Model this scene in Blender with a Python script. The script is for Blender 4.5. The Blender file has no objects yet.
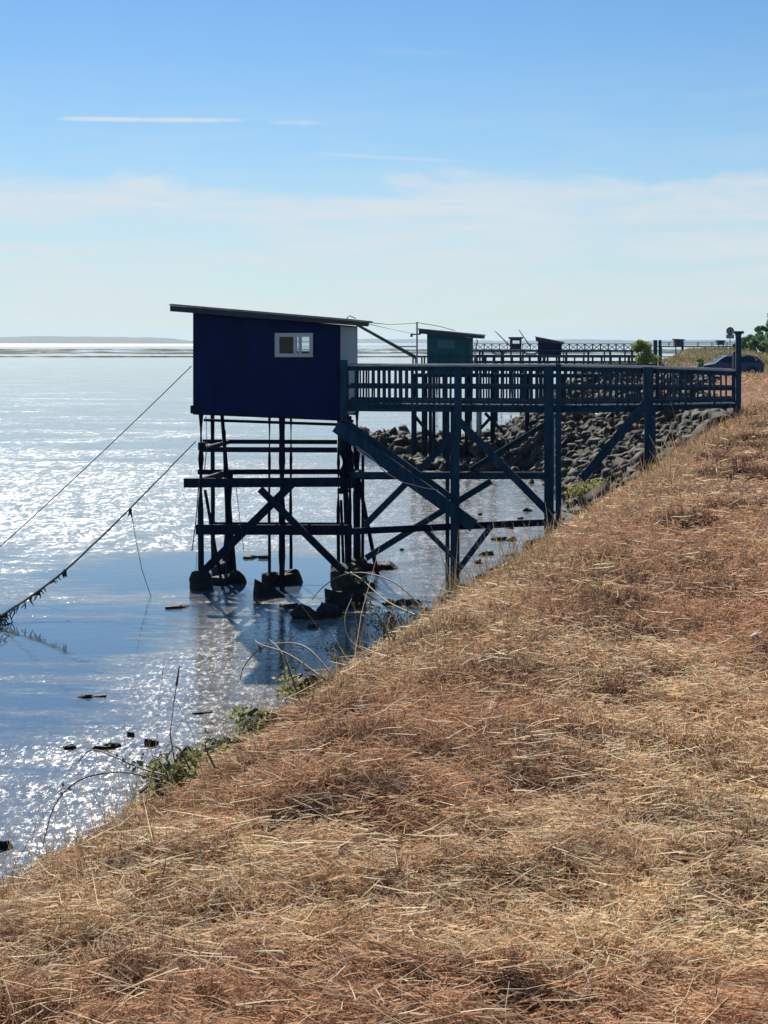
import bpy, bmesh, math, random
import numpy as np
from mathutils import Vector, Matrix

random.seed(7)
RNG = np.random.default_rng(11)
R = math.radians
PI = math.pi
scene = bpy.context.scene
COL = scene.collection

F = 1538.0            # focal length in pixels of the 768 x 1024 frame
HY = 342.0            # row of the horizon
EYE = 1.6             # camera height over the crest of the dyke
WATER = -4.35         # level of the water below the crest


def at(px, py, Y):
    return Vector(((px - 384) / F * Y, Y, EYE - (py - HY) / F * Y))


# ------------------------------------------------------------------ noise
def _hash(ix, iy, seed):
    h = (ix.astype(np.int64) * 374761393 + iy.astype(np.int64) * 668265263 + seed * 2147483) & 0xFFFFFFFF
    h = ((h ^ (h >> 13)) * 1274126177) & 0xFFFFFFFF
    return ((h ^ (h >> 16)) & 0xFFFF) / 65535.0


def vnoise(x, y, seed=0):
    x = np.asarray(x, float); y = np.asarray(y, float)
    ix = np.floor(x); iy = np.floor(y)
    fx = x - ix; fy = y - iy
    fx = fx * fx * (3 - 2 * fx); fy = fy * fy * (3 - 2 * fy)
    a = _hash(ix, iy, seed); b = _hash(ix + 1, iy, seed)
    c = _hash(ix, iy + 1, seed); d = _hash(ix + 1, iy + 1, seed)
    return (a * (1 - fx) + b * fx) * (1 - fy) + (c * (1 - fx) + d * fx) * fy


def fbm(x, y, seed=0, octs=4):
    t = 0; amp = 1; s = 0
    for k in range(octs):
        t = t + amp * vnoise(x * 2 ** k, y * 2 ** k, seed + k * 17); s += amp; amp *= 0.5
    return t / s


# ------------------------------------------------------------------ terrain
SH_OFF = 0.74
SHOULDER = np.array([(-14.9, -41), (8.6, 37.3), (9.8, 41.2), (11.3, 48), (12.5, 56), (12.8, 64), (12.2, 72), (11.2, 80), (12.0, 90),
                     (13.6, 102), (19.0, 118), (26, 140), (36, 175), (58, 240), (110, 400), (300, 900), (900, 2600), (1500, 4600)], float)


def shore_s(x, y):
    """signed distance from the crest edge, positive towards the water"""
    x = np.asarray(x, float); y = np.asarray(y, float)
    best = np.full(x.shape, 1e12); sgn = np.zeros(x.shape)
    for (ax, ay), (bx, by) in zip(SHOULDER[:-1], SHOULDER[1:]):
        dx, dy = bx - ax, by - ay
        L2 = dx * dx + dy * dy
        t = np.clip(((x - ax) * dx + (y - ay) * dy) / L2, 0, 1)
        qx = x - (ax + t * dx); qy = y - (ay + t * dy)
        d = qx * qx + qy * qy
        side = -(qx * dy - qy * dx)
        m = d < best
        best = np.where(m, d, best); sgn = np.where(m, np.where(side >= 0, 1.0, -1.0), sgn)
    return np.sqrt(best) * sgn + SH_OFF


def sstep(a, b, x):
    t = np.clip((x - a) / (b - a), 0, 1)
    return t * t * (3 - 2 * t)


def terrain(x, y):
    x = np.asarray(x, float); y = np.asarray(y, float)
    s = shore_s(x, y)
    sl = 0.76
    z = np.where(s <= 0, 0.0, np.where(s < 1.1, -sl * s * s / 2.2, -sl * (s - 0.55)))
    z = np.maximum(z, -4.75)
    z = z - 0.85 * np.maximum(sstep(7.8, 12.5, -s), np.exp(-(((x - 25) / 6.0) ** 4 + ((y - 99) / 17.0) ** 4)))                       # land side of the dyke
    z = z + 0.95 * np.exp(-(((x - 31.5) / 5.0) ** 2 + ((y - 148) / 13.0) ** 2))
    z = z + 0.4 * sstep(170, 220, y) * sstep(0, 8, -s)
    near = sstep(60, 20, y) * sstep(3, 0.5, s)
    z = z + near * ((fbm(x * 6.0, y * 6.0, 13, 2) - 0.5) * 0.085 + (fbm(x * 2.6, y * 2.6, 3, 3) - 0.5) * 0.09 + (fbm(x * 0.45, y * 0.45, 9, 2) - 0.5) * 0.06)
    z = z + sstep(0.8, 2.0, s) * (fbm(x * 1.2, y * 1.2, 5, 2) - 0.5) * 0.25
    return z


# ------------------------------------------------------------------ materials
def new_mat(name):
    m = bpy.data.materials.new(name); m.use_nodes = True
    nt = m.node_tree
    return m, nt, nt.nodes['Principled BSDF'], nt.nodes['Material Output']


def mat(name, c1, c2=None, rough=0.7, scale=4.0, stretch=(1, 1, 1), bump=0.0, bscale=None, metallic=0.0, spec=0.5, detail=5.0, lo=0.35, hi=0.65):
    m, nt, b, out = new_mat(name)
    N, L = nt.nodes, nt.links
    b.inputs['Roughness'].default_value = rough
    b.inputs['Metallic'].default_value = metallic
    b.inputs['Specular IOR Level'].default_value = spec
    c2 = c2 or tuple(v * 0.6 for v in c1)
    geo = N.new('ShaderNodeNewGeometry')
    mp = N.new('ShaderNodeMapping'); mp.inputs['Scale'].default_value = stretch
    L.new(geo.outputs['Position'], mp.inputs['Vector'])
    nz = N.new('ShaderNodeTexNoise'); nz.inputs['Scale'].default_value = scale; nz.inputs['Detail'].default_value = detail
    nz.inputs['Roughness'].default_value = 0.65
    L.new(mp.outputs[0], nz.inputs['Vector'])
    cr = N.new('ShaderNodeValToRGB')
    cr.color_ramp.elements[0].position = lo; cr.color_ramp.elements[1].position = hi
    cr.color_ramp.elements[0].color = (*c2, 1); cr.color_ramp.elements[1].color = (*c1, 1)
    L.new(nz.outputs['Fac'], cr.inputs[0]); L.new(cr.outputs[0], b.inputs['Base Color'])
    if bump:
        n2 = N.new('ShaderNodeTexNoise'); n2.inputs['Scale'].default_value = bscale or scale * 4; n2.inputs['Detail'].default_value = 4
        L.new(mp.outputs[0], n2.inputs['Vector'])
        bp = N.new('ShaderNodeBump'); bp.inputs['Strength'].default_value = 1.0; bp.inputs['Distance'].default_value = bump
        L.new(n2.outputs['Fac'], bp.inputs['Height']); L.new(bp.outputs[0], b.inputs['Normal'])
    return m


M = {}
M['navy'] = mat('navy_board', (0.0025, 0.014, 0.075), (0.0016, 0.009, 0.052), 0.75, 3, (1, 1, 0.3), 0.004, 30, spec=0.2)
M['stilt'] = mat('dark_timber', (0.009, 0.017, 0.045), (0.003, 0.007, 0.020), 0.85, 5, (1, 1, 0.25), 0.006, 25, spec=0.2)
M['teal'] = mat('weathered_blue_timber', (0.018, 0.066, 0.110), (0.008, 0.034, 0.064), 0.8, 6, (1, 1, 0.3), 0.005, 25, spec=0.25)
M['tealwall'] = mat('teal_board', (0.012, 0.10, 0.12), (0.008, 0.07, 0.09), 0.8, 2, (1, 1, 0.3), 0.004, 20, spec=0.2)
M['rail_top'] = mat('sunlit_handrail', (0.52, 0.50, 0.46), (0.22, 0.24, 0.26), 0.6, 5, (0.3, 1, 1), 0.004, 20)  # pale tone puts the sunlight on the rail tops into the colour
M['pale'] = mat('pale_cladding', (0.36, 0.42, 0.45), (0.26, 0.32, 0.36), 0.7, 3, (1, 1, 0.3), 0.003, 20)
M['white'] = mat('white_plastic', (0.46, 0.48, 0.50), (0.38, 0.40, 0.42), 0.4, 3)
M['roofsheet'] = mat('roof_sheet', (0.32, 0.32, 0.30), (0.16, 0.16, 0.16), 0.55, 4, (1, 1, 1), 0.004, 20)
M['fascia'] = mat('roof_fascia', (0.035, 0.045, 0.060), (0.02, 0.026, 0.04), 0.75, 5)
M['concrete'] = mat('weedy_concrete', (0.035, 0.034, 0.032), (0.009, 0.010, 0.010), 0.85, 6, (1, 1, 1), 0.03, 15)
M['rock'] = mat('riprap_rock', (0.066, 0.056, 0.044), (0.011, 0.012, 0.013), 0.85, 1.2, (1, 1, 1), 0.015, 9)
M['wetrock'] = mat('wet_weedy_rock', (0.035, 0.034, 0.030), (0.008, 0.009, 0.009), 0.7, 5, (1, 1, 1), 0.04, 18, spec=0.3)
M['rope'] = mat('tarred_rope', (0.10, 0.095, 0.085), (0.05, 0.05, 0.045), 0.8, 30)
M['palerope'] = mat('pale_rope', (0.5, 0.5, 0.48), (0.38, 0.38, 0.36), 0.8, 30)
M['weed'] = mat('hanging_weed', (0.035, 0.035, 0.022), (0.012, 0.014, 0.01), 0.7, 20)
M['steel'] = mat('grey_steel', (0.32, 0.34, 0.36), (0.22, 0.23, 0.25), 0.5, 10, metallic=0.3)
M['darksteel'] = mat('dark_steel', (0.05, 0.055, 0.065), (0.03, 0.032, 0.04), 0.5, 10)
M['mud'] = mat('far_mud', (0.03, 0.028, 0.025), (0.015, 0.015, 0.015), 0.9, 0.1, spec=0.1)
M['hill'] = mat('wooded_hill', (0.05, 0.07, 0.045), (0.03, 0.045, 0.03), 0.9, 0.02)
M['bark'] = mat('bark', (0.10, 0.075, 0.05), (0.05, 0.04, 0.03), 0.9, 6, (1, 1, 0.2), 0.02, 15)
M['stem'] = mat('bramble_stem', (0.13, 0.085, 0.05), (0.07, 0.06, 0.035), 0.7, 12)
M['carpaint'] = mat('car_paint', (0.006, 0.040, 0.135), (0.005, 0.034, 0.115), 0.4, 1.0, spec=0.4)
M['carpaint'].node_tree.nodes['Principled BSDF'].inputs['Coat Weight'].default_value = 0.15
M['carglass'] = mat('car_glass', (0.008, 0.012, 0.02), (0.006, 0.01, 0.018), 0.06, 1.0)
M['tyre'] = mat('tyre_rubber', (0.02, 0.02, 0.02), (0.012, 0.012, 0.012), 0.85, 10)
M['alloy'] = mat('alloy_rim', (0.30, 0.30, 0.31), (0.24, 0.24, 0.25), 0.35, 10, metallic=0.7)
M['lampred'] = mat('tail_lamp', (0.35, 0.02, 0.015), (0.28, 0.015, 0.012), 0.25, 5)
M['lampclear'] = mat('head_lamp', (0.55, 0.57, 0.6), (0.45, 0.47, 0.5), 0.2, 5)
M['signgrey'] = mat('sign_back', (0.22, 0.26, 0.28), (0.15, 0.18, 0.20), 0.5, 6)
M['signdark'] = mat('sign_ring', (0.045, 0.06, 0.075), (0.03, 0.045, 0.06), 0.5, 6)
M['litter'] = mat('paper_scrap', (0.75, 0.74, 0.72), (0.6, 0.6, 0.58), 0.8, 20)


def leaf_mat(name, c1, c2, transl=0.35, attr=True):
    m, nt, b, out = new_mat(name)
    N, L = nt.nodes, nt.links
    N.remove(b)
    d = N.new('ShaderNodeBsdfDiffuse'); t = N.new('ShaderNodeBsdfTranslucent'); g = N.new('ShaderNodeBsdfGlossy')
    g.inputs['Roughness'].default_value = 0.45
    mx = N.new('ShaderNodeMixShader'); mx.inputs[0].default_value = transl
    at_ = N.new('ShaderNodeAttribute'); at_.attribute_name = 'tone'
    mc = N.new('ShaderNodeMix'); mc.data_type = 'RGBA'
    mc.inputs[6].default_value = (*c1, 1); mc.inputs[7].default_value = (*c2, 1)
    L.new(at_.outputs['Fac'], mc.inputs[0])
    for s in (d, t):
        L.new(mc.outputs[2], s.inputs['Color'])
    L.new(d.outputs[0], mx.inputs[1]); L.new(t.outputs[0], mx.inputs[2])
    m2 = N.new('ShaderNodeMixShader'); m2.inputs[0].default_value = 0.04
    L.new(mx.outputs[0], m2.inputs[1]); L.new(g.outputs[0], m2.inputs[2])
    L.new(m2.outputs[0], out.inputs['Surface'])
    return m


def straw_mat():
    m, nt, b, out = new_mat('dry_straw')
    N, L = nt.nodes, nt.links
    N.remove(b)
    at_ = N.new('ShaderNodeAttribute'); at_.attribute_name = 'tint'
    d = N.new('ShaderNodeBsdfDiffuse'); t = N.new('ShaderNodeBsdfTranslucent'); g = N.new('ShaderNodeBsdfGlossy')
    g.inputs['Roughness'].default_value = 0.35
    L.new(at_.outputs['Color'], d.inputs['Color']); L.new(at_.outputs['Color'], t.inputs['Color'])
    mx = N.new('ShaderNodeMixShader'); mx.inputs[0].default_value = 0.42
    L.new(d.outputs[0], mx.inputs[1]); L.new(t.outputs[0], mx.inputs[2])
    m2 = N.new('ShaderNodeMixShader'); m2.inputs[0].default_value = 0.0
    L.new(mx.outputs[0], m2.inputs[1]); L.new(g.outputs[0], m2.inputs[2])
    L.new(m2.outputs[0], out.inputs['Surface'])
    return m


M['straw'] = straw_mat()
M['leaf'] = leaf_mat('bramble_leaf', (0.035, 0.07, 0.02), (0.12, 0.14, 0.05))
M['treeleaf'] = leaf_mat('tree_leaf', (0.11, 0.21, 0.11), (0.21, 0.34, 0.15), 0.5)
M['bushleaf'] = leaf_mat('bush_leaf', (0.20, 0.28, 0.08), (0.38, 0.44, 0.16), 0.55)
M['weedleaf'] = leaf_mat('weed_leaf', (0.20, 0.22, 0.07), (0.40, 0.36, 0.16), 0.6)

# pane of glass
m, nt, b, out = new_mat('window_glass')
N, L = nt.nodes, nt.links
N.remove(b)
tr = N.new('ShaderNodeBsdfTransparent'); tr.inputs[0].default_value = (0.82, 0.88, 0.88, 1)
gl = N.new('ShaderNodeBsdfGlossy'); gl.inputs['Roughness'].default_value = 0.03
fr = N.new('ShaderNodeFresnel'); fr.inputs[0].default_value = 1.3
mx = N.new('ShaderNodeMixShader')
L.new(fr.outputs[0], mx.inputs[0]); L.new(tr.outputs[0], mx.inputs[1]); L.new(gl.outputs[0], mx.inputs[2]); L.new(mx.outputs[0], out.inputs[0])
M['glass'] = m

# ground: dry soil and thatch on the crest, mud and stone on the slope
m, nt, b, out = new_mat('dyke_ground')
N, L = nt.nodes, nt.links
geo = N.new('ShaderNodeNewGeometry')
sep = N.new('ShaderNodeSeparateXYZ'); L.new(geo.outputs['Position'], sep.inputs[0])
n1 = N.new('ShaderNodeTexNoise'); n1.inputs['Scale'].default_value = 14; n1.inputs['Detail'].default_value = 8; n1.inputs['Roughness'].default_value = 0.75
n2 = N.new('ShaderNodeTexNoise'); n2.inputs['Scale'].default_value = 0.7; n2.inputs['Detail'].default_value = 4
for n in (n1, n2):
    L.new(geo.outputs['Position'], n.inputs['Vector'])
c1 = N.new('ShaderNodeValToRGB')
c1.color_ramp.elements[0].position = 0.32; c1.color_ramp.elements[0].color = (0.15, 0.08, 0.05, 1)
c1.color_ramp.elements[1].position = 0.70; c1.color_ramp.elements[1].color = (0.52, 0.31, 0.18, 1)
L.new(n1.outputs['Fac'], c1.inputs[0])
c2 = N.new('ShaderNodeValToRGB')
c2.color_ramp.elements[0].position = 0.35; c2.color_ramp.elements[0].color = (0.72, 0.62, 0.55, 1)
c2.color_ramp.elements[1].position = 0.65; c2.color_ramp.elements[1].color = (1.0, 1.0, 1.0, 1)
L.new(n2.outputs['Fac'], c2.inputs[0])
mul = N.new('ShaderNodeMix'); mul.data_type = 'RGBA'; mul.blend_type = 'MULTIPLY'; mul.inputs[0].default_value = 1
L.new(c1.outputs[0], mul.inputs[6]); L.new(c2.outputs[0], mul.inputs[7])
mr = N.new('ShaderNodeMapRange'); mr.inputs[1].default_value = -0.25; mr.inputs[2].default_value = -0.8
L.new(sep.outputs['Z'], mr.inputs[0])
c3 = N.new('ShaderNodeValToRGB')
c3.color_ramp.elements[0].position = 0.3; c3.color_ramp.elements[0].color = (0.045, 0.042, 0.03, 1)
c3.color_ramp.elements[1].position = 0.7; c3.color_ramp.elements[1].color = (0.17, 0.155, 0.11, 1)
L.new(n1.outputs['Fac'], c3.inputs[0])
mixs = N.new('ShaderNodeMix'); mixs.data_type = 'RGBA'
L.new(mr.outputs[0], mixs.inputs[0]); L.new(mul.outputs[2], mixs.inputs[6]); L.new(c3.outputs[0], mixs.inputs[7])
# olive grass on the far land
far = N.new('ShaderNodeMapRange'); far.inputs[1].default_value = 95; far.inputs[2].default_value = 130
L.new(sep.outputs['Y'], far.inputs[0])
c4 = N.new('ShaderNodeValToRGB')
c4.color_ramp.elements[0].position = 0.35; c4.color_ramp.elements[0].color = (0.12, 0.11, 0.055, 1)
c4.color_ramp.elements[1].position = 0.65; c4.color_ramp.elements[1].color = (0.26, 0.20, 0.115, 1)
n3 = N.new('ShaderNodeTexNoise'); n3.inputs['Scale'].default_value = 0.9; n3.inputs['Detail'].default_value = 6
L.new(geo.outputs['Position'], n3.inputs['Vector']); L.new(n3.outputs['Fac'], c4.inputs[0])
mixf = N.new('ShaderNodeMix'); mixf.data_type = 'RGBA'
L.new(far.outputs[0], mixf.inputs[0]); L.new(mixs.outputs[2], mixf.inputs[6]); L.new(c4.outputs[0], mixf.inputs[7])
L.new(mixf.outputs[2], b.inputs['Base Color'])
b.inputs['Roughness'].default_value = 0.95; b.inputs['Specular IOR Level'].default_value = 0.1
bp = N.new('ShaderNodeBump'); bp.inputs['Distance'].default_value = 0.05
L.new(n1.outputs['Fac'], bp.inputs['Height']); L.new(bp.outputs[0], b.inputs['Normal'])
M['ground'] = m

# water: shallow film over mud flats, smooth pools and ruffled patches
m, nt, b, out = new_mat('tidal_water')
N, L = nt.nodes, nt.links
geo = N.new('ShaderNodeNewGeometry')


def math_node(op, a, bb=None, c=None, clamp=False):
    n = N.new('ShaderNodeMath'); n.operation = op; n.use_clamp = clamp
    for i, v in enumerate((a, bb, c)):
        if v is None:
            continue
        if isinstance(v, (int, float)):
            n.inputs[i].default_value = v
        else:
            L.new(v, n.inputs[i])
    return n.outputs[0]


def noise_node(scale, stretch, detail=3, rough=0.55, dist=0.0, off=(0, 0, 0)):
    mp = N.new('ShaderNodeMapping'); mp.inputs['Scale'].default_value = stretch; mp.inputs['Location'].default_value = off
    L.new(geo.outputs['Position'], mp.inputs['Vector'])
    n = N.new('ShaderNodeTexNoise'); n.inputs['Scale'].default_value = scale; n.inputs['Detail'].default_value = detail
    n.inputs['Roughness'].default_value = rough; n.inputs['Distortion'].default_value = dist
    L.new(mp.outputs[0], n.inputs['Vector'])
    return n.outputs['Fac']


sep = N.new('ShaderNodeSeparateXYZ'); L.new(geo.outputs['Position'], sep.inputs[0])


def pool(cx, cy, rx, ry):
    ax = math_node('DIVIDE', math_node('SUBTRACT', sep.outputs['X'], cx), rx)
    ay = math_node('DIVIDE', math_node('SUBTRACT', sep.outputs['Y'], cy), ry)
    d = math_node('SQRT', math_node('ADD', math_node('MULTIPLY', ax, ax), math_node('MULTIPLY', ay, ay)))
    return math_node('SUBTRACT', 1.0, d, clamp=True)


big = noise_node(0.16, (0.55, 1, 1), 3, 0.5, 0.3, (3.1, 1.7, 0))
fine = noise_node(0.8, (0.32, 1, 1), 8, 0.85, 0.15)
mask = math_node('ADD', math_node('MULTIPLY', big, 0.7), math_node('MULTIPLY', fine, 1.0))
mask = math_node('SUBTRACT', mask, math_node('MULTIPLY', pool(-3.4, 39.8, 6.0, 4.4), 0.55))
mask = math_node('SUBTRACT', mask, math_node('MULTIPLY', pool(-6.6, 28.5, 4.2, 7.5), 0.10))
mask = math_node('ADD', mask, math_node('MULTIPLY', pool(-2.0, 22, 3.0, 12.0), 0.34))
mask = math_node('ADD', mask, math_node('MULTIPLY', pool(-4.0, 60, 24.0, 20.0), 0.45))
mask = math_node('ADD', mask, math_node('MULTIPLY', pool(-1.6, 29.5, 4.0, 7.0), 0.4))
mask = math_node('ADD', mask, math_node('MULTIPLY', pool(3.2, 45, 4.5, 16.0), 0.45))
mr = N.new('ShaderNodeMapRange'); mr.inputs[1].default_value = 0.76; mr.inputs[2].default_value = 0.98
L.new(mask, mr.inputs[0])
ruffle = mr.outputs[0]
w1 = noise_node(9.0, (0.6, 1, 1), 3, 0.6)
gust = noise_node(2.4, (1.0, 0.36, 1), 6, 1.0, 0.0, (7.7, 2.2, 0))
gust_near = noise_node(9.0, (1.0, 0.42, 1), 4, 0.95, 0.0, (3.7, 5.2, 0))
nearmix = N.new('ShaderNodeMapRange'); nearmix.inputs[1].default_value = 24; nearmix.inputs[2].default_value = 48
L.new(sep.outputs['Y'], nearmix.inputs[0])
gmix = N.new('ShaderNodeMix'); gmix.data_type = 'FLOAT'
L.new(nearmix.outputs[0], gmix.inputs[0]); L.new(math_node('SUBTRACT', gust_near, 0.012), gmix.inputs[2]); L.new(gust, gmix.inputs[3])
gust = gmix.outputs[0]
gm = N.new('ShaderNodeMapRange'); gm.inputs[1].default_value = 0.495; gm.inputs[2].default_value = 0.565
L.new(gust, gm.inputs[0])
fo = N.new('ShaderNodeMapRange'); fo.inputs[1].default_value = 75; fo.inputs[2].default_value = 230; fo.inputs[3].default_value = 1.0; fo.inputs[4].default_value = 0.55
L.new(sep.outputs['Y'], fo.inputs[0])
fn = N.new('ShaderNodeMapRange'); fn.inputs[1].default_value = 17; fn.inputs[2].default_value = 42; fn.inputs[3].default_value = 0.72; fn.inputs[4].default_value = 1.0
L.new(sep.outputs['Y'], fn.inputs[0])
glint = math_node('MULTIPLY', math_node('MULTIPLY', math_node('MULTIPLY', gm.outputs[0], ruffle), fo.outputs[0]), fn.outputs[0])
calm = math_node('MULTIPLY', noise_node(3.0, (0.6, 1, 1), 3), 0.0028)
nearbump = N.new('ShaderNodeMapRange'); nearbump.inputs[1].default_value = 18; nearbump.inputs[2].default_value = 44; nearbump.inputs[3].default_value = 0.22; nearbump.inputs[4].default_value = 1.0
L.new(sep.outputs['Y'], nearbump.inputs[0])
hgt = math_node('ADD', math_node('MULTIPLY', math_node('MULTIPLY', math_node('MULTIPLY', w1, 0.009), ruffle), nearbump.outputs[0]), calm)
bp = N.new('ShaderNodeBump'); bp.inputs['Distance'].default_value = 1.0; bp.inputs['Strength'].default_value = 1.0
L.new(hgt, bp.inputs['Height']); L.new(bp.outputs[0], b.inputs['Normal'])
b.inputs['IOR'].default_value = 1.65
rg = N.new('ShaderNodeMapRange'); rg.inputs[3].default_value = 0.04; rg.inputs[4].default_value = 0.365
L.new(glint, rg.inputs[0])
sea = N.new('ShaderNodeMapRange'); sea.inputs[1].default_value = 1500; sea.inputs[2].default_value = 3600; sea.inputs[4].default_value = 0.27
L.new(sep.outputs['Y'], sea.inputs[0])
L.new(math_node('ADD', rg.outputs[0], sea.outputs[0]), b.inputs['Roughness'])
cr = N.new('ShaderNodeValToRGB')
cr.color_ramp.elements[0].color = (0.09, 0.13, 0.18, 1); cr.color_ramp.elements[1].color = (0.17, 0.18, 0.185, 1)
L.new(ruffle, cr.inputs[0])
mudn = noise_node(2.2, (0.35, 1, 1), 7, 0.75)
mr2 = N.new('ShaderNodeValToRGB')
mr2.color_ramp.elements[0].position = 0.40; mr2.color_ramp.elements[0].color = (0.13, 0.118, 0.10, 1)
mr2.color_ramp.elements[1].position = 0.60; mr2.color_ramp.elements[1].color = (0.31, 0.295, 0.265, 1)
L.new(mudn, mr2.inputs[0])
mxw = N.new('ShaderNodeMix'); mxw.data_type = 'RGBA'
L.new(ruffle, mxw.inputs[0]); L.new(cr.outputs[0], mxw.inputs[6]); L.new(mr2.outputs[0], mxw.inputs[7])
L.new(mxw.outputs[2], b.inputs['Base Color'])
M['water'] = m


# ------------------------------------------------------------------ mesh helpers
def link(name, me, material, parent=None):
    o = bpy.data.objects.new(name, me)
    COL.objects.link(o)
    if material is not None:
        me.materials.append(material)
    if parent is not None:
        o.parent = parent
    return o


def world_of(o):
    v = Vector((0, 0, 0))
    while o is not None:
        v += o.location; o = o.parent
    return v


class MB:
    """collects shapes in world coordinates and links them as one mesh object"""

    def __init__(self):
        self.v = []; self.f = []

    def add(self, vs, fs):
        n = len(self.v)
        self.v += [tuple(p) for p in vs]
        self.f += [tuple(i + n for i in f) for f in fs]
        return self

    def box8(self, c):
        return self.add(c, [(0, 3, 2, 1), (4, 5, 6, 7), (0, 1, 5, 4), (1, 2, 6, 5), (2, 3, 7, 6), (3, 0, 4, 7)])

    def prism(self, poly0, poly1):
        n = len(poly0)
        fs = [tuple(range(n))[::-1], tuple(range(n, 2 * n))]
        for i in range(n):
            j = (i + 1) % n
            fs.append((i, j, n + j, n + i))
        return self.add(list(poly0) + list(poly1), fs)

    def beam(self, a, b, w, h, side=None):
        """box from a to b; w across (direction side), h the other way"""
        a = Vector(a); b = Vector(b)
        d = (b - a).normalized()
        side = Vector(side) if side is not None else Vector((0, 1, 0))
        side = (side - d * side.dot(d))
        if side.length < 1e-5:
            side = Vector((1, 0, 0)) - d * d.x
        side.normalize()
        up = d.cross(side)
        c = []
        for p in (a, b):
            c += [p - side * w / 2 - up * h / 2, p + side * w / 2 - up * h / 2, p + side * w / 2 + up * h / 2, p - side * w / 2 + up * h / 2]
        return self.box8(c)

    def tube(self, pts, r, n=6, r2=None):
        pts = [Vector(p) for p in pts]
        r2 = r if r2 is None else r2
        rings = []
        up = Vector((0, 0, 1))
        for i, p in enumerate(pts):
            d = (pts[min(i + 1, len(pts) - 1)] - pts[max(i - 1, 0)]).normalized()
            s = d.cross(up)
            if s.length < 1e-3:
                s = d.cross(Vector((1, 0, 0)))
            s.normalize(); t = s.cross(d)
            rr = r + (r2 - r) * i / max(1, len(pts) - 1)
            rings.append([p + (s * math.cos(2 * PI * k / n) + t * math.sin(2 * PI * k / n)) * rr for k in range(n)])
        vs = [q for ring in rings for q in ring]
        fs = []
        for i in range(len(rings) - 1):
            for k in range(n):
                a = i * n + k; b = i * n + (k + 1) % n
                fs.append((a, b, b + n, a + n))
        fs.append(tuple(range(n))[::-1]); fs.append(tuple((len(rings) - 1) * n + k for k in range(n)))
        return self.add(vs, fs)

    def build(self, name, material, parent=None, smooth=False):
        off = world_of(parent) if parent is not None else Vector((0, 0, 0))
        me = bpy.data.meshes.new(name)
        me.from_pydata([(p[0] - off.x, p[1] - off.y, p[2] - off.z) for p in self.v], [], self.f)
        me.update()
        bm = bmesh.new(); bm.from_mesh(me); bmesh.ops.recalc_face_normals(bm, faces=bm.faces); bm.to_mesh(me); bm.free()
        if smooth:
            me.polygons.foreach_set('use_smooth', [True] * len(me.polygons))
        return link(name, me, material, parent)


def tag(o, label=None, cat=None, group=None, kind=None):
    if label: o['label'] = label
    if cat: o['category'] = cat
    if group: o['group'] = group
    if kind: o['kind'] = kind
    return o


def empty(name, loc, label, cat, group=None):
    o = bpy.data.objects.new(name, None); COL.objects.link(o)
    o.location = loc; o.empty_display_size = 0.3
    return tag(o, label, cat, group)


def np_mesh(name, verts, quads, material, tint=None, tone=None, parent=None, smooth=False):
    verts = np.asarray(verts, np.float32); quads = np.asarray(quads, np.int32)
    k = quads.shape[1]
    me = bpy.data.meshes.new(name)
    me.vertices.add(len(verts)); me.vertices.foreach_set('co', verts.ravel())
    me.loops.add(quads.size); me.loops.foreach_set('vertex_index', quads.ravel())
    me.polygons.add(len(quads)); me.polygons.foreach_set('loop_start', np.arange(0, quads.size, k, dtype=np.int32))
    if smooth:
        me.polygons.foreach_set('use_smooth', np.ones(len(quads), bool))
    me.update(calc_edges=True)
    if tint is not None:
        a = me.attributes.new('tint', 'FLOAT_COLOR', 'POINT')
        a.data.foreach_set('color', np.concatenate([tint, np.ones((len(tint), 1))], 1).astype(np.float32).ravel())
    if tone is not None:
        a = me.attributes.new('tone', 'FLOAT', 'POINT'); a.data.foreach_set('value', np.asarray(tone, np.float32))
    return link(name, me, material, parent)


class Frame:
    """a vertical plane: s along it to the right, d behind it, z up"""

    def __init__(self, px0, Y0, deg):
        self.o = Vector(((px0 - 384) / F * Y0, Y0, 0)); a = R(deg)
        self.u = Vector((math.cos(a), -math.sin(a), 0)); self.n = Vector((math.sin(a), math.cos(a), 0))

    def sz(self, px, py, d=0.0):
        k = (px - 384) / F
        s = (k * (self.o.y + d * self.n.y) - self.o.x - d * self.n.x) / (self.u.x - k * self.u.y)
        Y = self.o.y + s * self.u.y + d * self.n.y
        return s, EYE - (py - HY) / F * Y

    def w(self, s, d, z):
        p = self.o + self.u * s + self.n * d
        return Vector((p.x, p.y, z))

    def p(self, px, py, d=0.0):
        s, z = self.sz(px, py, d)
        return self.w(s, d, z)

    def prism(self, mb, poly_sz, d0, d1):
        return mb.prism([self.w(s, d0, z) for s, z in poly_sz], [self.w(s, d1, z) for s, z in poly_sz])

    def box(self, mb, s0, s1, d0, d1, z0, z1):
        return self.prism(mb, [(s0, z0), (s1, z0), (s1, z1), (s0, z1)], d0, d1)

    def ring(self, mb, outer, inner, d0, d1):
        """a board with a rectangular hole; outer and inner are four (s,z) each, same order"""
        o0 = [self.w(s, d0, z) for s, z in outer]; i0 = [self.w(s, d0, z) for s, z in inner]
        o1 = [self.w(s, d1, z) for s, z in outer]; i1 = [self.w(s, d1, z) for s, z in inner]
        fs = []
        for k in range(4):
            j = (k + 1) % 4
            fs += [(k, j, 4 + j, 4 + k), (8 + k, 12 + k, 12 + j, 8 + j), (k, 8 + k, 8 + j, j), (4 + k, 4 + j, 12 + j, 12 + k)]
        return mb.add(o0 + i0 + o1 + i1, fs)


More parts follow.
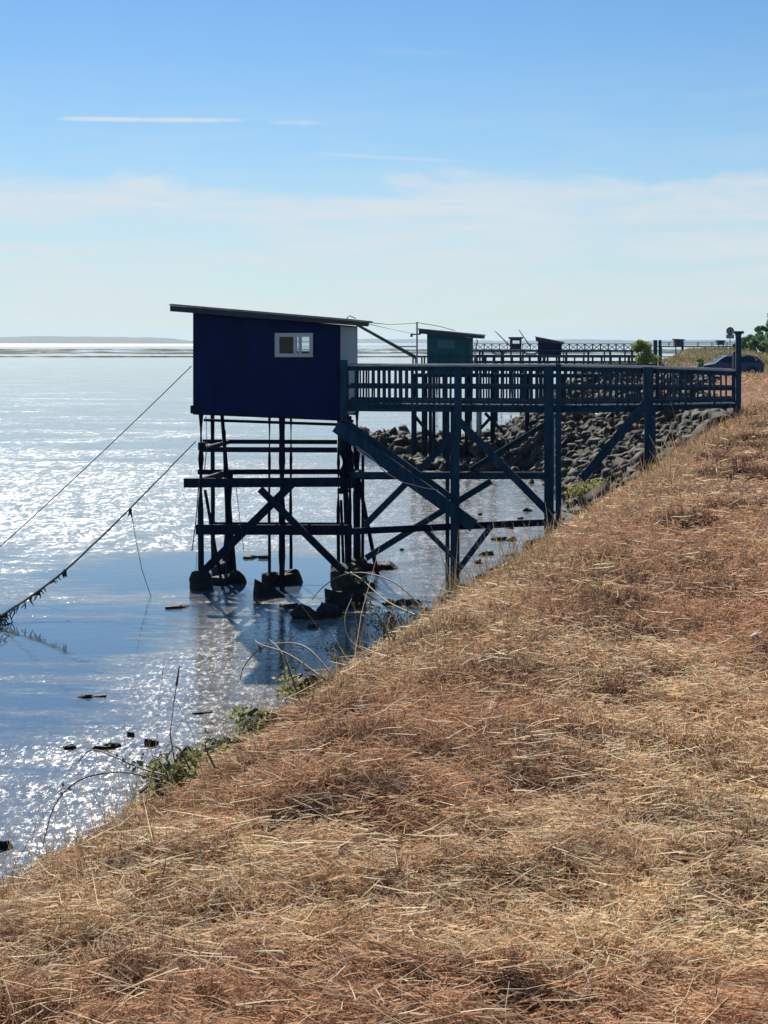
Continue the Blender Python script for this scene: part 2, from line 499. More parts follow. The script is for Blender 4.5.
def rock_verts(seed, pts=13, sub=0):
    """an angular block: the convex hull of a few points scattered on a squarish ball"""
    rnd = np.random.default_rng(seed)
    p = rnd.normal(size=(pts, 3)); p /= np.linalg.norm(p, axis=1)[:, None]
    p = np.sign(p) * np.abs(p) ** .75; p /= np.linalg.norm(p, axis=1)[:, None] ** .6
    p *= rnd.uniform(.75, 1.1, (pts, 1))
    bm = bmesh.new()
    for q in p:
        bm.verts.new(q)
    r = bmesh.ops.convex_hull(bm, input=bm.verts)
    bmesh.ops.delete(bm, geom=[g for g in r['geom_interior'] if isinstance(g, bmesh.types.BMVert)], context='VERTS')
    for _ in range(sub):
        bmesh.ops.subdivide_edges(bm, edges=bm.edges, cuts=1, use_grid_fill=True)
    bmesh.ops.triangulate(bm, faces=bm.faces)
    bm.verts.index_update()
    v = np.array([q.co[:] for q in bm.verts]); f = np.array([[q.index for q in fa.verts] for fa in bm.faces]); bm.free()
    if sub:
        v = v + rnd.normal(size=v.shape) * .035
    return v, f


# ------------------------------------------------------------------ ground, water, hills
def build_ground():
    cols = np.linspace(-0.80, 0.80, 420)
    rows = 8 + np.concatenate([np.linspace(-6, 45, 420), np.geomspace(45.25, 4500, 300)])
    U, Yp = np.meshgrid(cols, rows)
    X = U * Yp; Y = Yp - 8
    Z = terrain(X, Y)
    nr, nc = X.shape
    idx = np.arange(nr * nc).reshape(nr, nc)
    q = np.stack([idx[:-1, :-1], idx[:-1, 1:], idx[1:, 1:], idx[1:, :-1]], -1).reshape(-1, 4)
    o = np_mesh('ground', np.stack([X, Y, Z], -1).reshape(-1, 3), q, M['ground'], smooth=True)
    tag(o, kind='structure')


build_ground()
wm = MB(); wm.add([(-9000, -60, WATER), (9000, -60, WATER), (9000, 9500, WATER), (-9000, 9500, WATER)], [(0, 1, 2, 3)])
tag(wm.build('water', M['water']), kind='structure')


def hills():
    mb = MB()

    def ridge(pxs, tops, Y, depth, seed):
        n = 160
        f_, t_, b_ = [], [], []
        for i in range(n + 1):
            px = pxs[0] + (pxs[-1] - pxs[0]) * i / n
            y = np.interp(px, pxs, tops)
            y = y + (float(fbm(np.array(px * 0.06), np.array(0.0), seed, 4)) - 0.5) * 1.6
            top = at(px, min(y, 343.2), Y)
            bx = at(px, 343, Y)
            f_.append((bx.x, Y - depth, WATER - 0.3)); t_.append(tuple(top)); b_.append((bx.x, Y + depth, WATER - 0.3))
        vs = f_ + t_ + b_; m_ = n + 1
        fs = []
        for i in range(n):
            fs += [(i, i + 1, m_ + i + 1, m_ + i), (m_ + i, m_ + i + 1, 2 * m_ + i + 1, 2 * m_ + i)]
        mb.add(vs, fs)

    ridge([-700, -300, 0, 30, 110, 150, 178, 196, 215], [338, 336.6, 337.2, 336.2, 337.0, 337.4, 339.2, 341.5, 343.2], 5200, 260, 3)
    ridge([150, 330, 370, 420, 500, 590, 640, 760, 1300], [343.2, 340.0, 338.6, 339.4, 341.0, 339.0, 340.6, 339.5, 338], 8200, 400, 8)
    tag(mb.build('hills', M['hill'], smooth=True), kind='structure')


hills()


def mudflats():
    mb = MB()
    rnd = random.Random(4)

    def patch(x, y, rx, ry):
        n = 14
        vs = [(x, y, WATER + 0.4)]
        for k in range(n):
            a = 2 * PI * k / n; rr = rnd.uniform(0.6, 1.1)
            vs.append((x + math.cos(a) * rx * rr, y + math.sin(a) * ry * rr, WATER - 0.05))
        mb.add(vs, [(0, 1 + k, 1 + (k + 1) % n) for k in range(n)])

    for _ in range(620):
        Y = rnd.choice([rnd.gauss(1020, 70), rnd.gauss(820, 25), rnd.gauss(1180, 60)])
        px = rnd.uniform(-500, 1100)
        patch((px - 384) / F * Y, Y, rnd.uniform(4, 26), rnd.uniform(3, 20))
    for _ in range(120):
        px = rnd.uniform(-600, 900); Y = 615 + rnd.gauss(0, 3)
        patch((px - 384) / F * Y, Y, rnd.uniform(8, 26), rnd.uniform(1.0, 2.6))
    tag(mb.build('mudflats', M['mud']), kind='structure')


mudflats()

# ------------------------------------------------------------------ the near hut on stilts
J = Frame(340, 36.6, 7)
HD = 3.0
hut = empty('fishing_hut', J.w(-1.7, 1.5, WATER), 'near navy blue fishing hut on tall stilts with a sloping roof and small white window', 'fishing hut', 'carrelet fishing huts on stilts')
# walls
outer = [J.sz(193, 412.5), J.sz(340, 417.5), J.sz(340, 325), J.sz(193, 311.5)]
inner = [J.sz(275.5, 356.5), J.sz(312.5, 356.5), J.sz(312.5, 333.5), J.sz(275.5, 333.5)]
mb = MB(); J.ring(mb, outer, inner, 0, 0.09)
wall = mb.build('wall', M['navy'], hut)
sl, zl = outer[0]; sr, zr = outer[1]; ztr = outer[2][1]; ztl = outer[3][1]
mb = MB(); J.box(mb, sl, sl + 0.09, 0.092, HD - 0.092, zl, ztl)
mb.build('wall', M['navy'], hut)
mb = MB(); J.box(mb, -0.09, 0.004, 0.092, HD - 0.092, zr, ztr - 0.03)
o = mb.build('side_wall', M['pale'], hut); o['label'] = 'pale grey side wall facing the jetty'
bi = [J.sz(297, 351.5, HD - 0.05), J.sz(313.5, 351.5, HD - 0.05), J.sz(313.5, 335.5, HD - 0.05), J.sz(297, 335.5, HD - 0.05)]
zb = bi[0][1]; zt = bi[2][1]
bi = [(bi[0][0], zb), (bi[1][0], zb), (bi[1][0], zt), (bi[0][0], zt)]
mb = MB(); J.ring(mb, outer, bi, HD - 0.09, HD)
mb.build('wall', M['navy'], hut)
mb = MB(); J.prism(mb, [(bi[0][0], zb), (bi[1][0], zb), (bi[1][0], zt), (bi[0][0], zt)], HD - 0.05, HD - 0.045)
mb.build('pane', M['glass'], hut)
# floor
mb = MB(); J.prism(mb, [(sl + .05, zl - 0.0), (sr - .05, zr), (sr - .05, zr + 0.08), (sl + .05, zl + 0.08)], 0.1, HD - 0.1)
J.box(mb, sl - 0.05, sl + 0.12, -0.06, HD + 0.02, zl - 0.02, zl + 0.17)
J.prism(mb, [(sl, zl - 0.05), (sr, zr - 0.08), (sr, zr - 0.002), (sl, zl - 0.002)], 0.0, 0.16)
J.prism(mb, [(sl, zl - 0.05), (sr, zr - 0.08), (sr, zr - 0.002), (sl, zl - 0.002)], HD - 0.16, HD)
mb.build('floor_frame', M['stilt'], hut)
# battens between the wall boards
mb = MB()
for i in range(1, 9):
    mb = MB()
    px = 193 + (340 - 193) * i / 9 + random.uniform(-1, 1)
    if 270 < px < 318:
        continue
    s, z0 = J.sz(px, 412.5 + 5 * (px - 193) / 147); z1 = J.sz(px, 312.5 + 13.5 * (px - 193) / 147)[1]
    J.box(mb, s - 0.012, s + 0.012, -0.006, -0.001, z0 + 0.03, z1 - 0.03)
    mb.build('cover_strip', M['navy'], wall)
# window
wp = MB(); J.ring(wp, [J.sz(275, 357), J.sz(313, 357), J.sz(313, 333), J.sz(275, 333)], [J.sz(279.5, 353.5), J.sz(309.5, 353.5), J.sz(309.5, 336.8), J.sz(279.5, 336.8)], -0.035, 0.05)
win = wp.build('window', M['white'], hut)
mb = MB(); a0 = J.sz(293.5, 353.6); a1 = J.sz(297, 336.7); J.box(mb, a0[0], a1[0], -0.025, 0.02, a0[1], a1[1])
a0 = J.sz(298.5, 353.6); a1 = J.sz(301.5, 336.7); J.box(mb, a0[0], a1[0], -0.012, 0.04, a0[1], a1[1])
mb.build('sash', M['white'], win)
mb = MB(); a0 = J.sz(279, 354); a1 = J.sz(310, 336.5); J.prism(mb, [(a0[0], a0[1]), (a1[0], a0[1]), (a1[0], a1[1]), (a0[0], a1[1])], 0.024, 0.028)
mb.build('pane', M['glass'], win)
# roof
FO = -0.38
rl0 = J.sz(170, 311.3, FO); rl1 = J.sz(170, 305.6, FO); SR = J.sz(369.5, 322, HD + .3)[0]; q_ = J.sz(369, 322.6, FO); t_ = (SR - rl1[0]) / (q_[0] - rl1[0]); rr1 = (SR, rl1[1] + (q_[1] - rl1[1]) * t_)
q_ = J.sz(368, 326.5, FO); rr0 = (SR - .03, rl0[1] + (q_[1] - rl0[1]) * t_)
mb = MB(); J.prism(mb, [rl0, rr0, rr1, rl1], FO, HD + 0.3)
roof = mb.build('roof', M['fascia'], hut)
mb = MB()
e0 = J.sz(169.5, 304.2, FO); e0b = J.sz(169.5, 305.6, FO)
sl_ = (rr1[1] - rl1[1]) / (rr1[0] - rl1[0]); e1b = (SR + .09, e0b[1] + (SR + .09 - e0b[0]) * sl_); e1 = (SR + .09, e1b[1] + .035)
n = 34
for k in range(n):                                        # corrugated sheets, ridges running down the slope
    d0 = FO - 0.03 + (HD + 0.7 - 0.02) * k / n; d1 = FO - 0.03 + (HD + 0.7 - 0.02) * (k + 1) / n
    up = 0.015 if k % 2 else 0.0
    J.prism(mb, [(e0b[0], e0b[1] + 0.004), (e1b[0], e1b[1] + 0.004), (e1[0], e1[1] + up), (e0[0], e0[1] + up)], d0, d1)
mb.build('roof_sheet', M['roofsheet'], roof)
mb = MB(); q = J.p(347, 322, 0.6)
mb.tube([q, J.p(347.5, 317.5, 0.6), J.p(349.5, 315.8, 0.6), J.p(356, 318.5, 0.6)], 0.012)
mb.build('vent_pipe', M['darksteel'], roof)

# stilts
UPV = (0, 0, 1)


def stilt(px0, py0, px1, w, d, parent, py1=None, mat_='stilt', name='stilt', dn=None):
    a = J.p(px0, py0, d)
    if py1 is None:
        s1 = J.sz(px1, 590, d)[0]; b_ = J.w(s1, d, WATER - 0.35)
    else:
        b_ = J.p(px1, py1, d if dn is None else dn)
    mb = MB()
    # slightly crooked round timber
    mid = (a + b_) / 2 + Vector((random.uniform(-.012, .012), random.uniform(-.012, .012), 0))
    mb.tube([a, a * .75 + b_ * .25, mid, a * .25 + b_ * .75, b_], w / 2, 8, w / 2 * 1.06)
    return mb.build(name, M[mat_], parent, smooth=True)


stilts = []
for args in [(201, 411, 201, .14, .12), (269.5, 415, 269.5, .075, .9), (282, 414, 282, .16, .12), (291, 414, 291, .08, 2.0),
             (212.5, 415, 213, .11, 2.8), (222, 415, 236, .10, 2.6), (231.5, 470, 222, .11, 2.4), (224, 430, 229, .09, 1.5), (227, 488, 233, .12, 1.9),
             (205, 490, 224, .08, 1.0), (338.5, 416, 338.5, .085, .35), (345, 470, 349, .13, .5), (350, 416, 350, .085, 1.3), (357, 400, 357, .19, 2.7), (363, 440, 362.5, .08, 2.85),
             (341, 500, 345, .07, .7)]:
    stilts.append(stilt(*args, hut))
stilt(354, 455, 380, .10, 2.9, hut)
stilt(344, 414, 344, .25, .02, hut, 492)
stilt(349.5, 420, 349.5, .22, .45, hut, 488)
# footings
for px, py, w, h, d in [(201, 587, .56, .50, .05), (222, 584, .5, .42, 2.2), (345, 590, .70, .70, .25), (357, 582, .6, .5, 2.6), (270, 586, .4, .35, 0.9)]:
    v, f = rock_verts(int(px * 7), 22, 1)
    c = J.w(J.sz(px, 590, d)[0], d, WATER + h * 0.28)
    mb = MB(); mb.add([(c.x + np.clip(a[0] * 1.25, -1, 1) * w / 2, c.y + np.clip(a[1] * 1.25, -1, 1) * w / 2, c.z + np.clip(a[2] * 1.3, -1, 1) * h * 0.62) for a in v], f.tolist())
    mb.build('footing', M['concrete'], hut)


def jbeam(px0, py0, px1, py1, h, d, parent, name='cross_beam', w=0.08, d1=None, mat_='stilt'):
    mb = MB(); mb.beam(J.p(px0, py0, d), J.p(px1, py1, d if d1 is None else d1), w, h, J.n)
    return mb.build(name, M[mat_], parent)


for a in [(204, 420, 337, 424.5, .07, 2.6), (203, 449.5, 337, 450, .12, .0), (203, 441.5, 337, 442, .11, 2.75), (184, 483, 352, 482, .22, -.02),
          (198, 472, 356, 471.5, .13, 2.75), (196, 529.5, 352, 530, .24, -.02), (209, 524, 350, 524.5, .1, 2.7)]:
    jbeam(*a, hut)
jbeam(202, 481, 229, 472, .16, .06, hut, d1=2.7)
jbeam(203, 449, 228, 442, .10, .06, hut, d1=2.7)
jbeam(348, 481, 360, 472, .14, .06, hut, d1=2.7)
jbeam(201, 529, 228, 524, .12, .06, hut, d1=2.65)
jbeam(201, 574, 292, 484, .19, -.12, hut, 'brace')
jbeam(260, 489, 345, 573, .16, -.22, hut, 'brace')
jbeam(338, 491, 344, 491, .12, -.08, hut, 'bracket', .2)
jbeam(199, 446, 205, 446, .18, -.04, hut, 'bracket', .2)
# thin lines hanging beside the left stilts
mb = MB()
for pts, r in [([(199, 480), (196, 520), (192, 551)], .013), ([(197, 552), (195, 580), (194, 596)], .006), ([(206, 416), (207, 445), (204.5, 470)], .012),
               ([(236, 486), (240, 520), (244, 552)], .008)]:
    mb.tube([J.p(x, y, -.1) for x, y in pts], r, 5)
mb.build('hanging_line', M['rope'], hut)

# ------------------------------------------------------------------ jetty to the near hut
jet = empty('jetty', J.w(5, 0.65, -2.0), 'near blue timber jetty with slatted railings joining the navy hut to the grassy bank', 'jetty', 'timber jetties of the fishing huts')
JW = 1.35
top_y = lambda px: float(np.interp(px, [340, 560, 648, 738], [364.2, 364.8, 366.2, 369.6]))
bot_y = lambda px: float(np.interp(px, [340, 560, 648, 738], [411.2, 412.8, 412.0, 410.2]))
ks = [343, 400, 457, 505, 552, 600, 648, 693, 737.5]


def along(mb, fn_lo, fn_hi, d0, d1, xs=ks, extra=0):
    """a continuous board following the jetty, in short straight pieces joined end to end"""
    lo = [J.sz(px, fn_lo(px)) for px in xs]; hi = [J.sz(px, fn_hi(px)) for px in xs]
    n = len(xs)
    vs = [J.w(s, d0, z) for s, z in lo] + [J.w(s, d0, z) for s, z in hi] + [J.w(s, d1, z) for s, z in lo] + [J.w(s, d1, z) for s, z in hi]
    fs = []
    for i in range(n - 1):
        fs += [(i, i + 1, n + i + 1, n + i), (2 * n + i, 3 * n + i, 3 * n + i + 1, 2 * n + i + 1), (n + i, n + i + 1, 3 * n + i + 1, 3 * n + i), (i, 2 * n + i, 2 * n + i + 1, i + 1)]
    fs += [(0, n, 3 * n, 2 * n), (n - 1, 3 * n - 1, 4 * n - 1, 2 * n - 1)]
    return mb.add(vs, fs)


# deck planks laid across
mb = MB()
s0 = J.sz(344, 405)[0]; s1 = J.sz(737, 405)[0]
nd = 66
for i in range(nd):
    sa = s0 + (s1 - s0) * i / nd; sb = s0 + (s1 - s0) * (i + 0.92) / nd
    px = 344 + (737 - 344) * (i + .5) / nd
    z = J.sz(px, bot_y(px) - 7.2)[1] + random.uniform(-.004, .004)
    J.box(mb, sa, sb, -0.045 - random.uniform(0, .03), JW + .05, z - 0.035, z)
mb.build('deck', M['teal'], jet)
for d in (0.0, JW - .08):
    mb = MB(); along(mb, lambda p: bot_y(p) + (0 if p <= 650 else -2.2), lambda p: bot_y(p) - 5.6, d, d + .08)
    mb.build('deck_beam', M['teal'], jet)
for d in (-0.03, JW):
    mb = MB(); along(mb, lambda p: top_y(p) + 1.9, lambda p: top_y(p), d - .07, d + .09)
    mb.build('handrail', M['rail_top'], jet)
    mb = MB(); along(mb, lambda p: top_y(p) + 6.4, lambda p: top_y(p) + 1.95, d - .02, d + .02)
    along(mb, lambda p: top_y(p) * .5 + bot_y(p) * .5 + 0.6, lambda p: top_y(p) * .5 + bot_y(p) * .5 - 3.2, d - .02, d + .02)
    along(mb, lambda p: bot_y(p) - 8.8, lambda p: bot_y(p) - 12.2, d - .02, d + .02)
    mb.build('guard_rail', M['teal'], jet)
bays = [(347, 454), (463, 545), (562, 643), (653, 735)]
for d in (-0.075, JW + .045):
    for x0, x1 in bays:
        mb = MB()
        n = max(3, int((x1 - x0) / 5.6))
        for i in range(n):
            px = x0 + (x1 - x0) * (i + .5) / n + random.uniform(-.5, .5)
            if random.random() < .05:
                px += random.uniform(-1.5, 1.5)
            s, zb_ = J.sz(px, bot_y(px) - random.uniform(5.5, 9.5)); zt_ = J.sz(px, top_y(px) + 2.2)[1]
            tilt = random.uniform(-.012, .012); hw = random.uniform(.017, .025)
            mb.box8([J.w(s - hw, d - .018, zb_), J.w(s + hw, d - .018, zb_), J.w(s + hw, d + .018, zb_), J.w(s - hw, d + .018, zb_),
                     J.w(s - hw + tilt, d - .018, zt_), J.w(s + hw + tilt, d - .018, zt_), J.w(s + hw + tilt, d + .018, zt_), J.w(s - hw + tilt, d + .018, zt_)])
        mb.build('railing_panel', M['teal'], jet)


def jpost(px, py0, w, d, py1=None, t=None):
    a = J.p(px, py0, d); s = J.sz(px, 500, d)[0]
    base = J.w(s, d, 0); zb_ = float(terrain(base.x, base.y)) - 0.35 if py1 is None else J.sz(px, py1, d)[1]
    zb_ = max(zb_, WATER - 0.3)
    mb = MB(); mb.beam(J.w(s, d, zb_), a, t or w, w, J.n)
    return mb.build('post', M['teal'], jet)


for d, k in ((-.14, 0), (JW + .12, 1)):
    jpost(344 + k, 360, .15, d, 421)
    jpost(458, 366, .17, d, 425)
    jpost(455, 410, .20, d + .03 if k == 0 else d - .03)
    jpost(549, 366, .22, d)
    jpost(648, 367, .22, d, 412)
    jpost(650, 405, .25, d + .01)
jpost(447.5, 412, .09, .5)
jpost(558.5, 364, .13, -.24)
# tall end post with a cap, one each side
for d, k in ((-.10, 0), (JW + .14, 1)):
    p = jpost(738.3 + k * 0.5, 335.5, .12, d) if k == 0 else jpost(735.5, 352, .12, d)
    if k == 0:
        mb = MB(); s, z = J.sz(738.3, 335.5, d)
        J.box(mb, s - .07, s + .07, d - .07, d + .07, z + .001, z + .04); J.box(mb, s - .115, s + .115, d - .115, d + .115, z + .041, z + .10)
        mb.build('cap', M['teal'], p)
# braces
for a in [((336, 426), (474, 526), .30, -.26), ((345, 421), (458, 502), .13, -.10), ((364, 526), (456, 433), .15, .15), ((457, 419), (549, 513), .17, -.24),
          ((366, 558), (491, 481), .15, .7), ((422, 526), (453, 557), .11, .1), ((492, 525), (456, 573), .13, -.1), ((649, 399), (582, 479), .19, -.22), ((552, 420), (470, 470), .12, JW + .1)]:
    jbeam(*a[0], *a[1], a[2], a[3], jet, 'brace', .08, mat_='teal')
jbeam(350, 475, 549, 475, .14, .1, jet, 'cross_beam', mat_='teal')
jbeam(348, 531.5, 556, 522, .15, .0, jet, 'cross_beam', mat_='stilt')
jbeam(352, 477, 548, 476.5, .12, JW, jet, 'cross_beam', mat_='stilt')
mb = MB(); mb.tube([J.p(x, y, -.34) for x, y in [(356, 446), (370, 456), (385, 472), (402, 482), (425, 488), (438, 490)]], .012, 5)
mb.build('cord', M['palerope'], jet)
mb = MB(); mb.tube([J.p(x, y, -.34) for x, y in [(357, 449), (364, 455)]], .02, 5); mb.build('cord', M['palerope'], jet)
mb = MB(); mb.tube([J.p(x, y, -.3) for x, y in [(554.5, 418), (554.5, 450), (555, 500)]], .012, 5)
mb.build('cord', M['palerope'], jet)

# ------------------------------------------------------------------ ropes
def rope(name, pts, r, label, group=None, mat_='rope', n=5):
    mb = MB(); mb.tube(pts, r, n)
    o = mb.build(name, M[mat_], smooth=True)
    return tag(o, label, 'rope', group)


# long stay from the left corner of the hut to the mud on the left
a = J.p(191.5, 366, .0); b_ = at(-70, 609, 37.5)
pts = [a.lerp(b_, t) - Vector((0, 0, 0.35 * 4 * t * (1 - t) * .25)) for t in np.linspace(0, 1, 14)]
rope('mooring_rope', pts, .012, 'upper straight rope running from the navy hut down to the left over the water')
ctl = [(196, 441, 36.9), (165, 473, 36.2), (130, 509, 35.5), (98, 540, 34.8), (66, 570, 34.0), (30, 597, 33.2), (0, 617, 32.5), (-60, 645, 31.0)]
pts = [at(*c) for c in ctl]
t2 = empty('weedy_rope', pts[3], 'lower sagging rope hung with dark weed at its left end', 'rope')
mb = MB(); fine_pts = []
for i in range(len(pts) - 1):
    for k in range(4):
        fine_pts.append(pts[i].lerp(pts[i + 1], k / 4) + Vector((0, 0, random.uniform(-.012, .012))))
mb.tube(fine_pts, .012, 5, .03); mb.build('strand', M['rope'], t2)
mb = MB()
for i in range(60):
    t = random.random() ** .6
    k = 3.9 + t * 2.9
    j = int(k); p = pts[j].lerp(pts[min(j + 1, 7)], k - j)
    L_ = random.uniform(.06, .24) * (0.5 + t)
    mb.tube([p, p + Vector((random.uniform(-.04, .04), random.uniform(-.04, .04), -L_ * .5)), p + Vector((random.uniform(-.08, .08), 0, -L_))], .022, 4, .008)
mb.build('weed', M['weed'], t2)['kind'] = 'stuff'
for qx, qy, qY in ((130.5, 510, 35.5), (65, 570.5, 34.0)):
    mb = MB(); p = at(qx, qy, qY)
    for _ in range(5):
        e = Vector((random.uniform(-.06, .06), random.uniform(-.04, .04), -random.uniform(.08, .17)))
        mb.tube([p + Vector((0, 0, .03)), p + e * .5, p + e], .035, 5, .012)
    mb.build('weed', M['weed'], t2)
p0 = at(131, 510, 35.5)
rope('hanging_rope', [p0, at(136, 540, 35.6), at(142, 570, 35.8), at(151.5, 598, 36.0), at(148.5, 609, 36.0) - Vector((0, 0, .06))], .008, 'thin kinked line hanging from the weedy rope into the pool')
# tangle at the far left edge
mb = MB()
for i in range(8):
    c = at(random.uniform(-4, 7), random.uniform(614, 632), 31.8)
    mb.tube([c, c + Vector((random.uniform(-.15, .15), random.uniform(-.1, .1), random.uniform(-.14, .1))), c + Vector((random.uniform(-.22, .22), 0, random.uniform(-.2, .05)))], .014, 4)
tag(mb.build('weed_tangle', M['weed']), 'small dark tangle of weed under the lower rope at the left edge', 'weed')


# ------------------------------------------------------------------ small hut builder for the far huts
def far_hut(fr, x0, x1, yl, yr, yfloor, depth, roof_poly, wallm, label, stilt_px, zbase, shutter=None, opening=None):
    s0, _ = fr.sz(x0, yl); s1, _ = fr.sz(x1, yl)
    zl_ = fr.sz(x0, yl)[1]; zr_ = fr.sz(x1, yr)[1]; zf = fr.sz((x0 + x1) / 2, yfloor)[1]
    h = empty('fishing_hut', fr.w((s0 + s1) / 2, depth / 2, zbase), label, 'fishing hut', 'carrelet fishing huts on stilts')
    out_ = [(s0, zf), (s1, zf), (s1, zr_), (s0, zl_)]
    mb = MB()
    if opening:
        inn = [fr.sz(opening[0], opening[3]), fr.sz(opening[2], opening[3]), fr.sz(opening[2], opening[1]), fr.sz(opening[0], opening[1])]
        fr.ring(mb, out_, inn, 0, .07); fr.ring(mb, out_, inn, depth - .07, depth)
        fr.box(mb, s0, s0 + .07, .072, depth - .072, zf, zl_); fr.box(mb, s1 - .07, s1, .072, depth - .072, zf, zr_)
    else:
        fr.prism(mb, out_, 0, depth)
    mb.build('wall', wallm, h)
    if shutter:
        a0 = fr.sz(shutter[0], shutter[3]); a1 = fr.sz(shutter[2], shutter[1])
        mb = MB(); fr.box(mb, a0[0], a1[0], -.03, -.003, a0[1], a1[1]); mb.build('shutter', shutter_mat, h)
    pr = [fr.sz(*q) for q in roof_poly]
    mb = MB(); fr.prism(mb, pr, -.3, depth + .3); rf = mb.build('roof', M['fascia'], h)
    mb = MB(); tl = pr[3]; trr = pr[2]
    fr.prism(mb, [(tl[0] - .04, tl[1] + .003), (trr[0] + .05, trr[1] + .003), (trr[0] + .05, trr[1] + .05), (tl[0] - .04, tl[1] + .05)], -.33, depth + .33)
    mb.build('roof_sheet', M['roofsheet'], rf)
    for px, d in stilt_px:
        s = fr.sz(px, yfloor)[0]
        a = fr.w(s, d, zf); mb = MB(); mb.tube([a, fr.w(s, d, zbase - .3)], .09, 7); mb.build('stilt', M['stilt'], h, smooth=True)
    return h


def far_jetty(fr, x0, x1, yrail, ydeck, width, label, npost, panel_step=6.0, truss=False, base=None, rails=(0, .5)):
    s0, zr_ = fr.sz(x0, yrail); s1, _ = fr.sz(x1, yrail)
    zr_ = fr.sz((x0 + x1) / 2, yrail)[1]; zd = fr.sz((x0 + x1) / 2, ydeck)[1]
    t = empty('jetty', fr.w((s0 + s1) / 2, width / 2, zd - 2), label, 'jetty', 'timber jetties of the fishing huts')
    mb = MB(); fr.box(mb, s0, s1, 0, width, zd - .18, zd); mb.build('deck', M['stilt'], t)
    for d in (0, width):
        mb = MB(); fr.box(mb, s0, s1, d - .07, d + .07, zr_ - .08, zr_); mb.build('handrail', M['teal'], t)
        mb = MB()
        for rr in rails[1:]:
            zz = zr_ - (zr_ - zd) * rr
            fr.box(mb, s0, s1, d - .03, d + .03, zz - .05, zz + .05)
        n = int((s1 - s0) / panel_step)
        for i in range(n):
            sa = s0 + (s1 - s0) * i / n; sb = s0 + (s1 - s0) * (i + 1) / n
            if truss:
                mb.beam(fr.w(sa, d, zd), fr.w(sb, d, zr_ - .05), .03, .045, fr.n); mb.beam(fr.w(sa, d, zr_ - .05), fr.w(sb, d, zd), .03, .045, fr.n)
            fr.box(mb, sa - .04, sa + .04, d - .04, d + .04, zd, zr_ - .081)
        mb.build('railing_panel', M['teal'], t)
    for i in range(npost):
        s = s0 + (s1 - s0) * (i + .3) / npost
        for d in (.1, width - .1):
            p = fr.w(s, d, zd - .181); zb_ = max(float(terrain(p.x, p.y)) - .3, WATER - .3)
            if zb_ > zd - .25: continue
            mb = MB(); mb.tube([p, Vector((p.x, p.y, zb_))], .10, 7); mb.build('post', M['stilt'], t, smooth=True)
    return t


shutter_mat = mat('faded_teal_shutter', (0.035, 0.115, 0.16), (0.028, 0.10, 0.14), 0.7, 3)
F2 = Frame(448, 79, 7)
h2 = far_hut(F2, 427, 470, 333.5, 338, 374, 2.4, [(419.5, 333.6), (481.5, 338.6), (482, 335.4), (419, 329.2)], M['tealwall'],
             'teal fishing hut with a flat sloping roof seen just right of the navy hut', [(430, .2), (466, .2), (430, 2.2), (466, 2.2)], WATER, shutter=(437, 340, 455, 348.5))
mb = MB(); mb.tube([F2.p(470, 338, -.1), F2.p(476, 337.5, -.1), F2.p(477.5, 341, -.1), F2.p(475, 352, -.1), F2.p(474, 366, -.1)], .035, 6)
mb.build('downpipe', M['steel'], h2)
jt2 = far_jetty(F2, 413, 657, 356, 374, 1.4, 'second timber jetty behind the near railings leading to the teal hut', 7, .45, rails=(0, .5))
for px, w in ((655.3, .19), (660, .14)):
    p = F2.p(px, 340, .0 if px < 657 else .5); mb = MB(); mb.beam(Vector((p.x, p.y, -.6)), p, w, w, F2.n); mb.build('post', M['teal'], jt2)
for (q, d) in ((((497, 411), (470, 440)), -.1), (((485, 413), (505, 434)), -.1), (((414, 415), (444, 452)), .2)):
    mb = MB(); mb.beam(F2.p(*q[0], d), F2.p(*q[1], d), .08, .16, F2.n); mb.build('brace', M['stilt'], jt2)
for px in (414, 445, 479):
    a = F2.p(px, 411, -.05); mb = MB(); mb.tube([F2.p(px, 374, -.05), a, Vector((a.x, a.y, WATER - .3))], .14, 8)
    mb.build('post', M['steel'] if px == 479 else M['stilt'], jt2, smooth=True)
# slim mast left of the teal hut, with arms
ms = empty('net_mast', F2.p(417, 357, -.2), 'slim grey mast with short arms between the navy hut and the teal hut', 'mast')
mb = MB(); mb.tube([F2.p(417, 374, -.2), F2.p(417, 322, -.2)], .045, 7); mb.build('pole', M['steel'], ms)
mb = MB(); mb.tube([F2.p(411, 334.5, -.2), F2.p(421, 334, -.2)], .04, 6); mb.tube([F2.p(411.5, 334, -.2), F2.p(411.5, 337, -.2)], .07, 6); mb.build('arm', M['darksteel'], ms)
mb = MB(); mb.tube([F2.p(398, 346.6, -.2), F2.p(417, 346.6, -.2)], .03, 6); mb.build('arm', M['darksteel'], ms)
mb = MB(); mb.tube([F2.p(352, 322, -.5), F2.p(386, 341, -.5), F2.p(416, 357.5, -.5)], .07, 7, .10)
tag(mb.build('net_boom', M['darksteel']), 'dark slanting net boom rising from the second jetty behind the navy hut roof', 'boom')
mb = MB(); mb.tube([J.p(362, 321.8, .4), J.p(372, 322.8, 1.5), F2.p(390, 324.6, -.2), F2.p(417, 323.2, -.2)], .012, 5)
tag(mb.build('wire', M['darksteel']), 'upper thin wire stretched from the navy hut roof to the slim mast', 'wire')
mb = MB(); mb.tube([F2.p(417, 322.5, -.2), F2.p(440, 326.5, .5), F2.p(455, 330.5, 1)], .016, 5)
tag(mb.build('wire', M['darksteel']), 'thin wire from the mast top down onto the teal hut roof', 'wire')
mb = MB(); mb.tube([J.p(368, 324, .4), F2.p(395, 330, -.2), F2.p(416, 334.3, -.2)], .009, 5)
tag(mb.build('wire', M['darksteel']), 'lower slanting wire from the navy hut roof to the mast arm', 'wire')

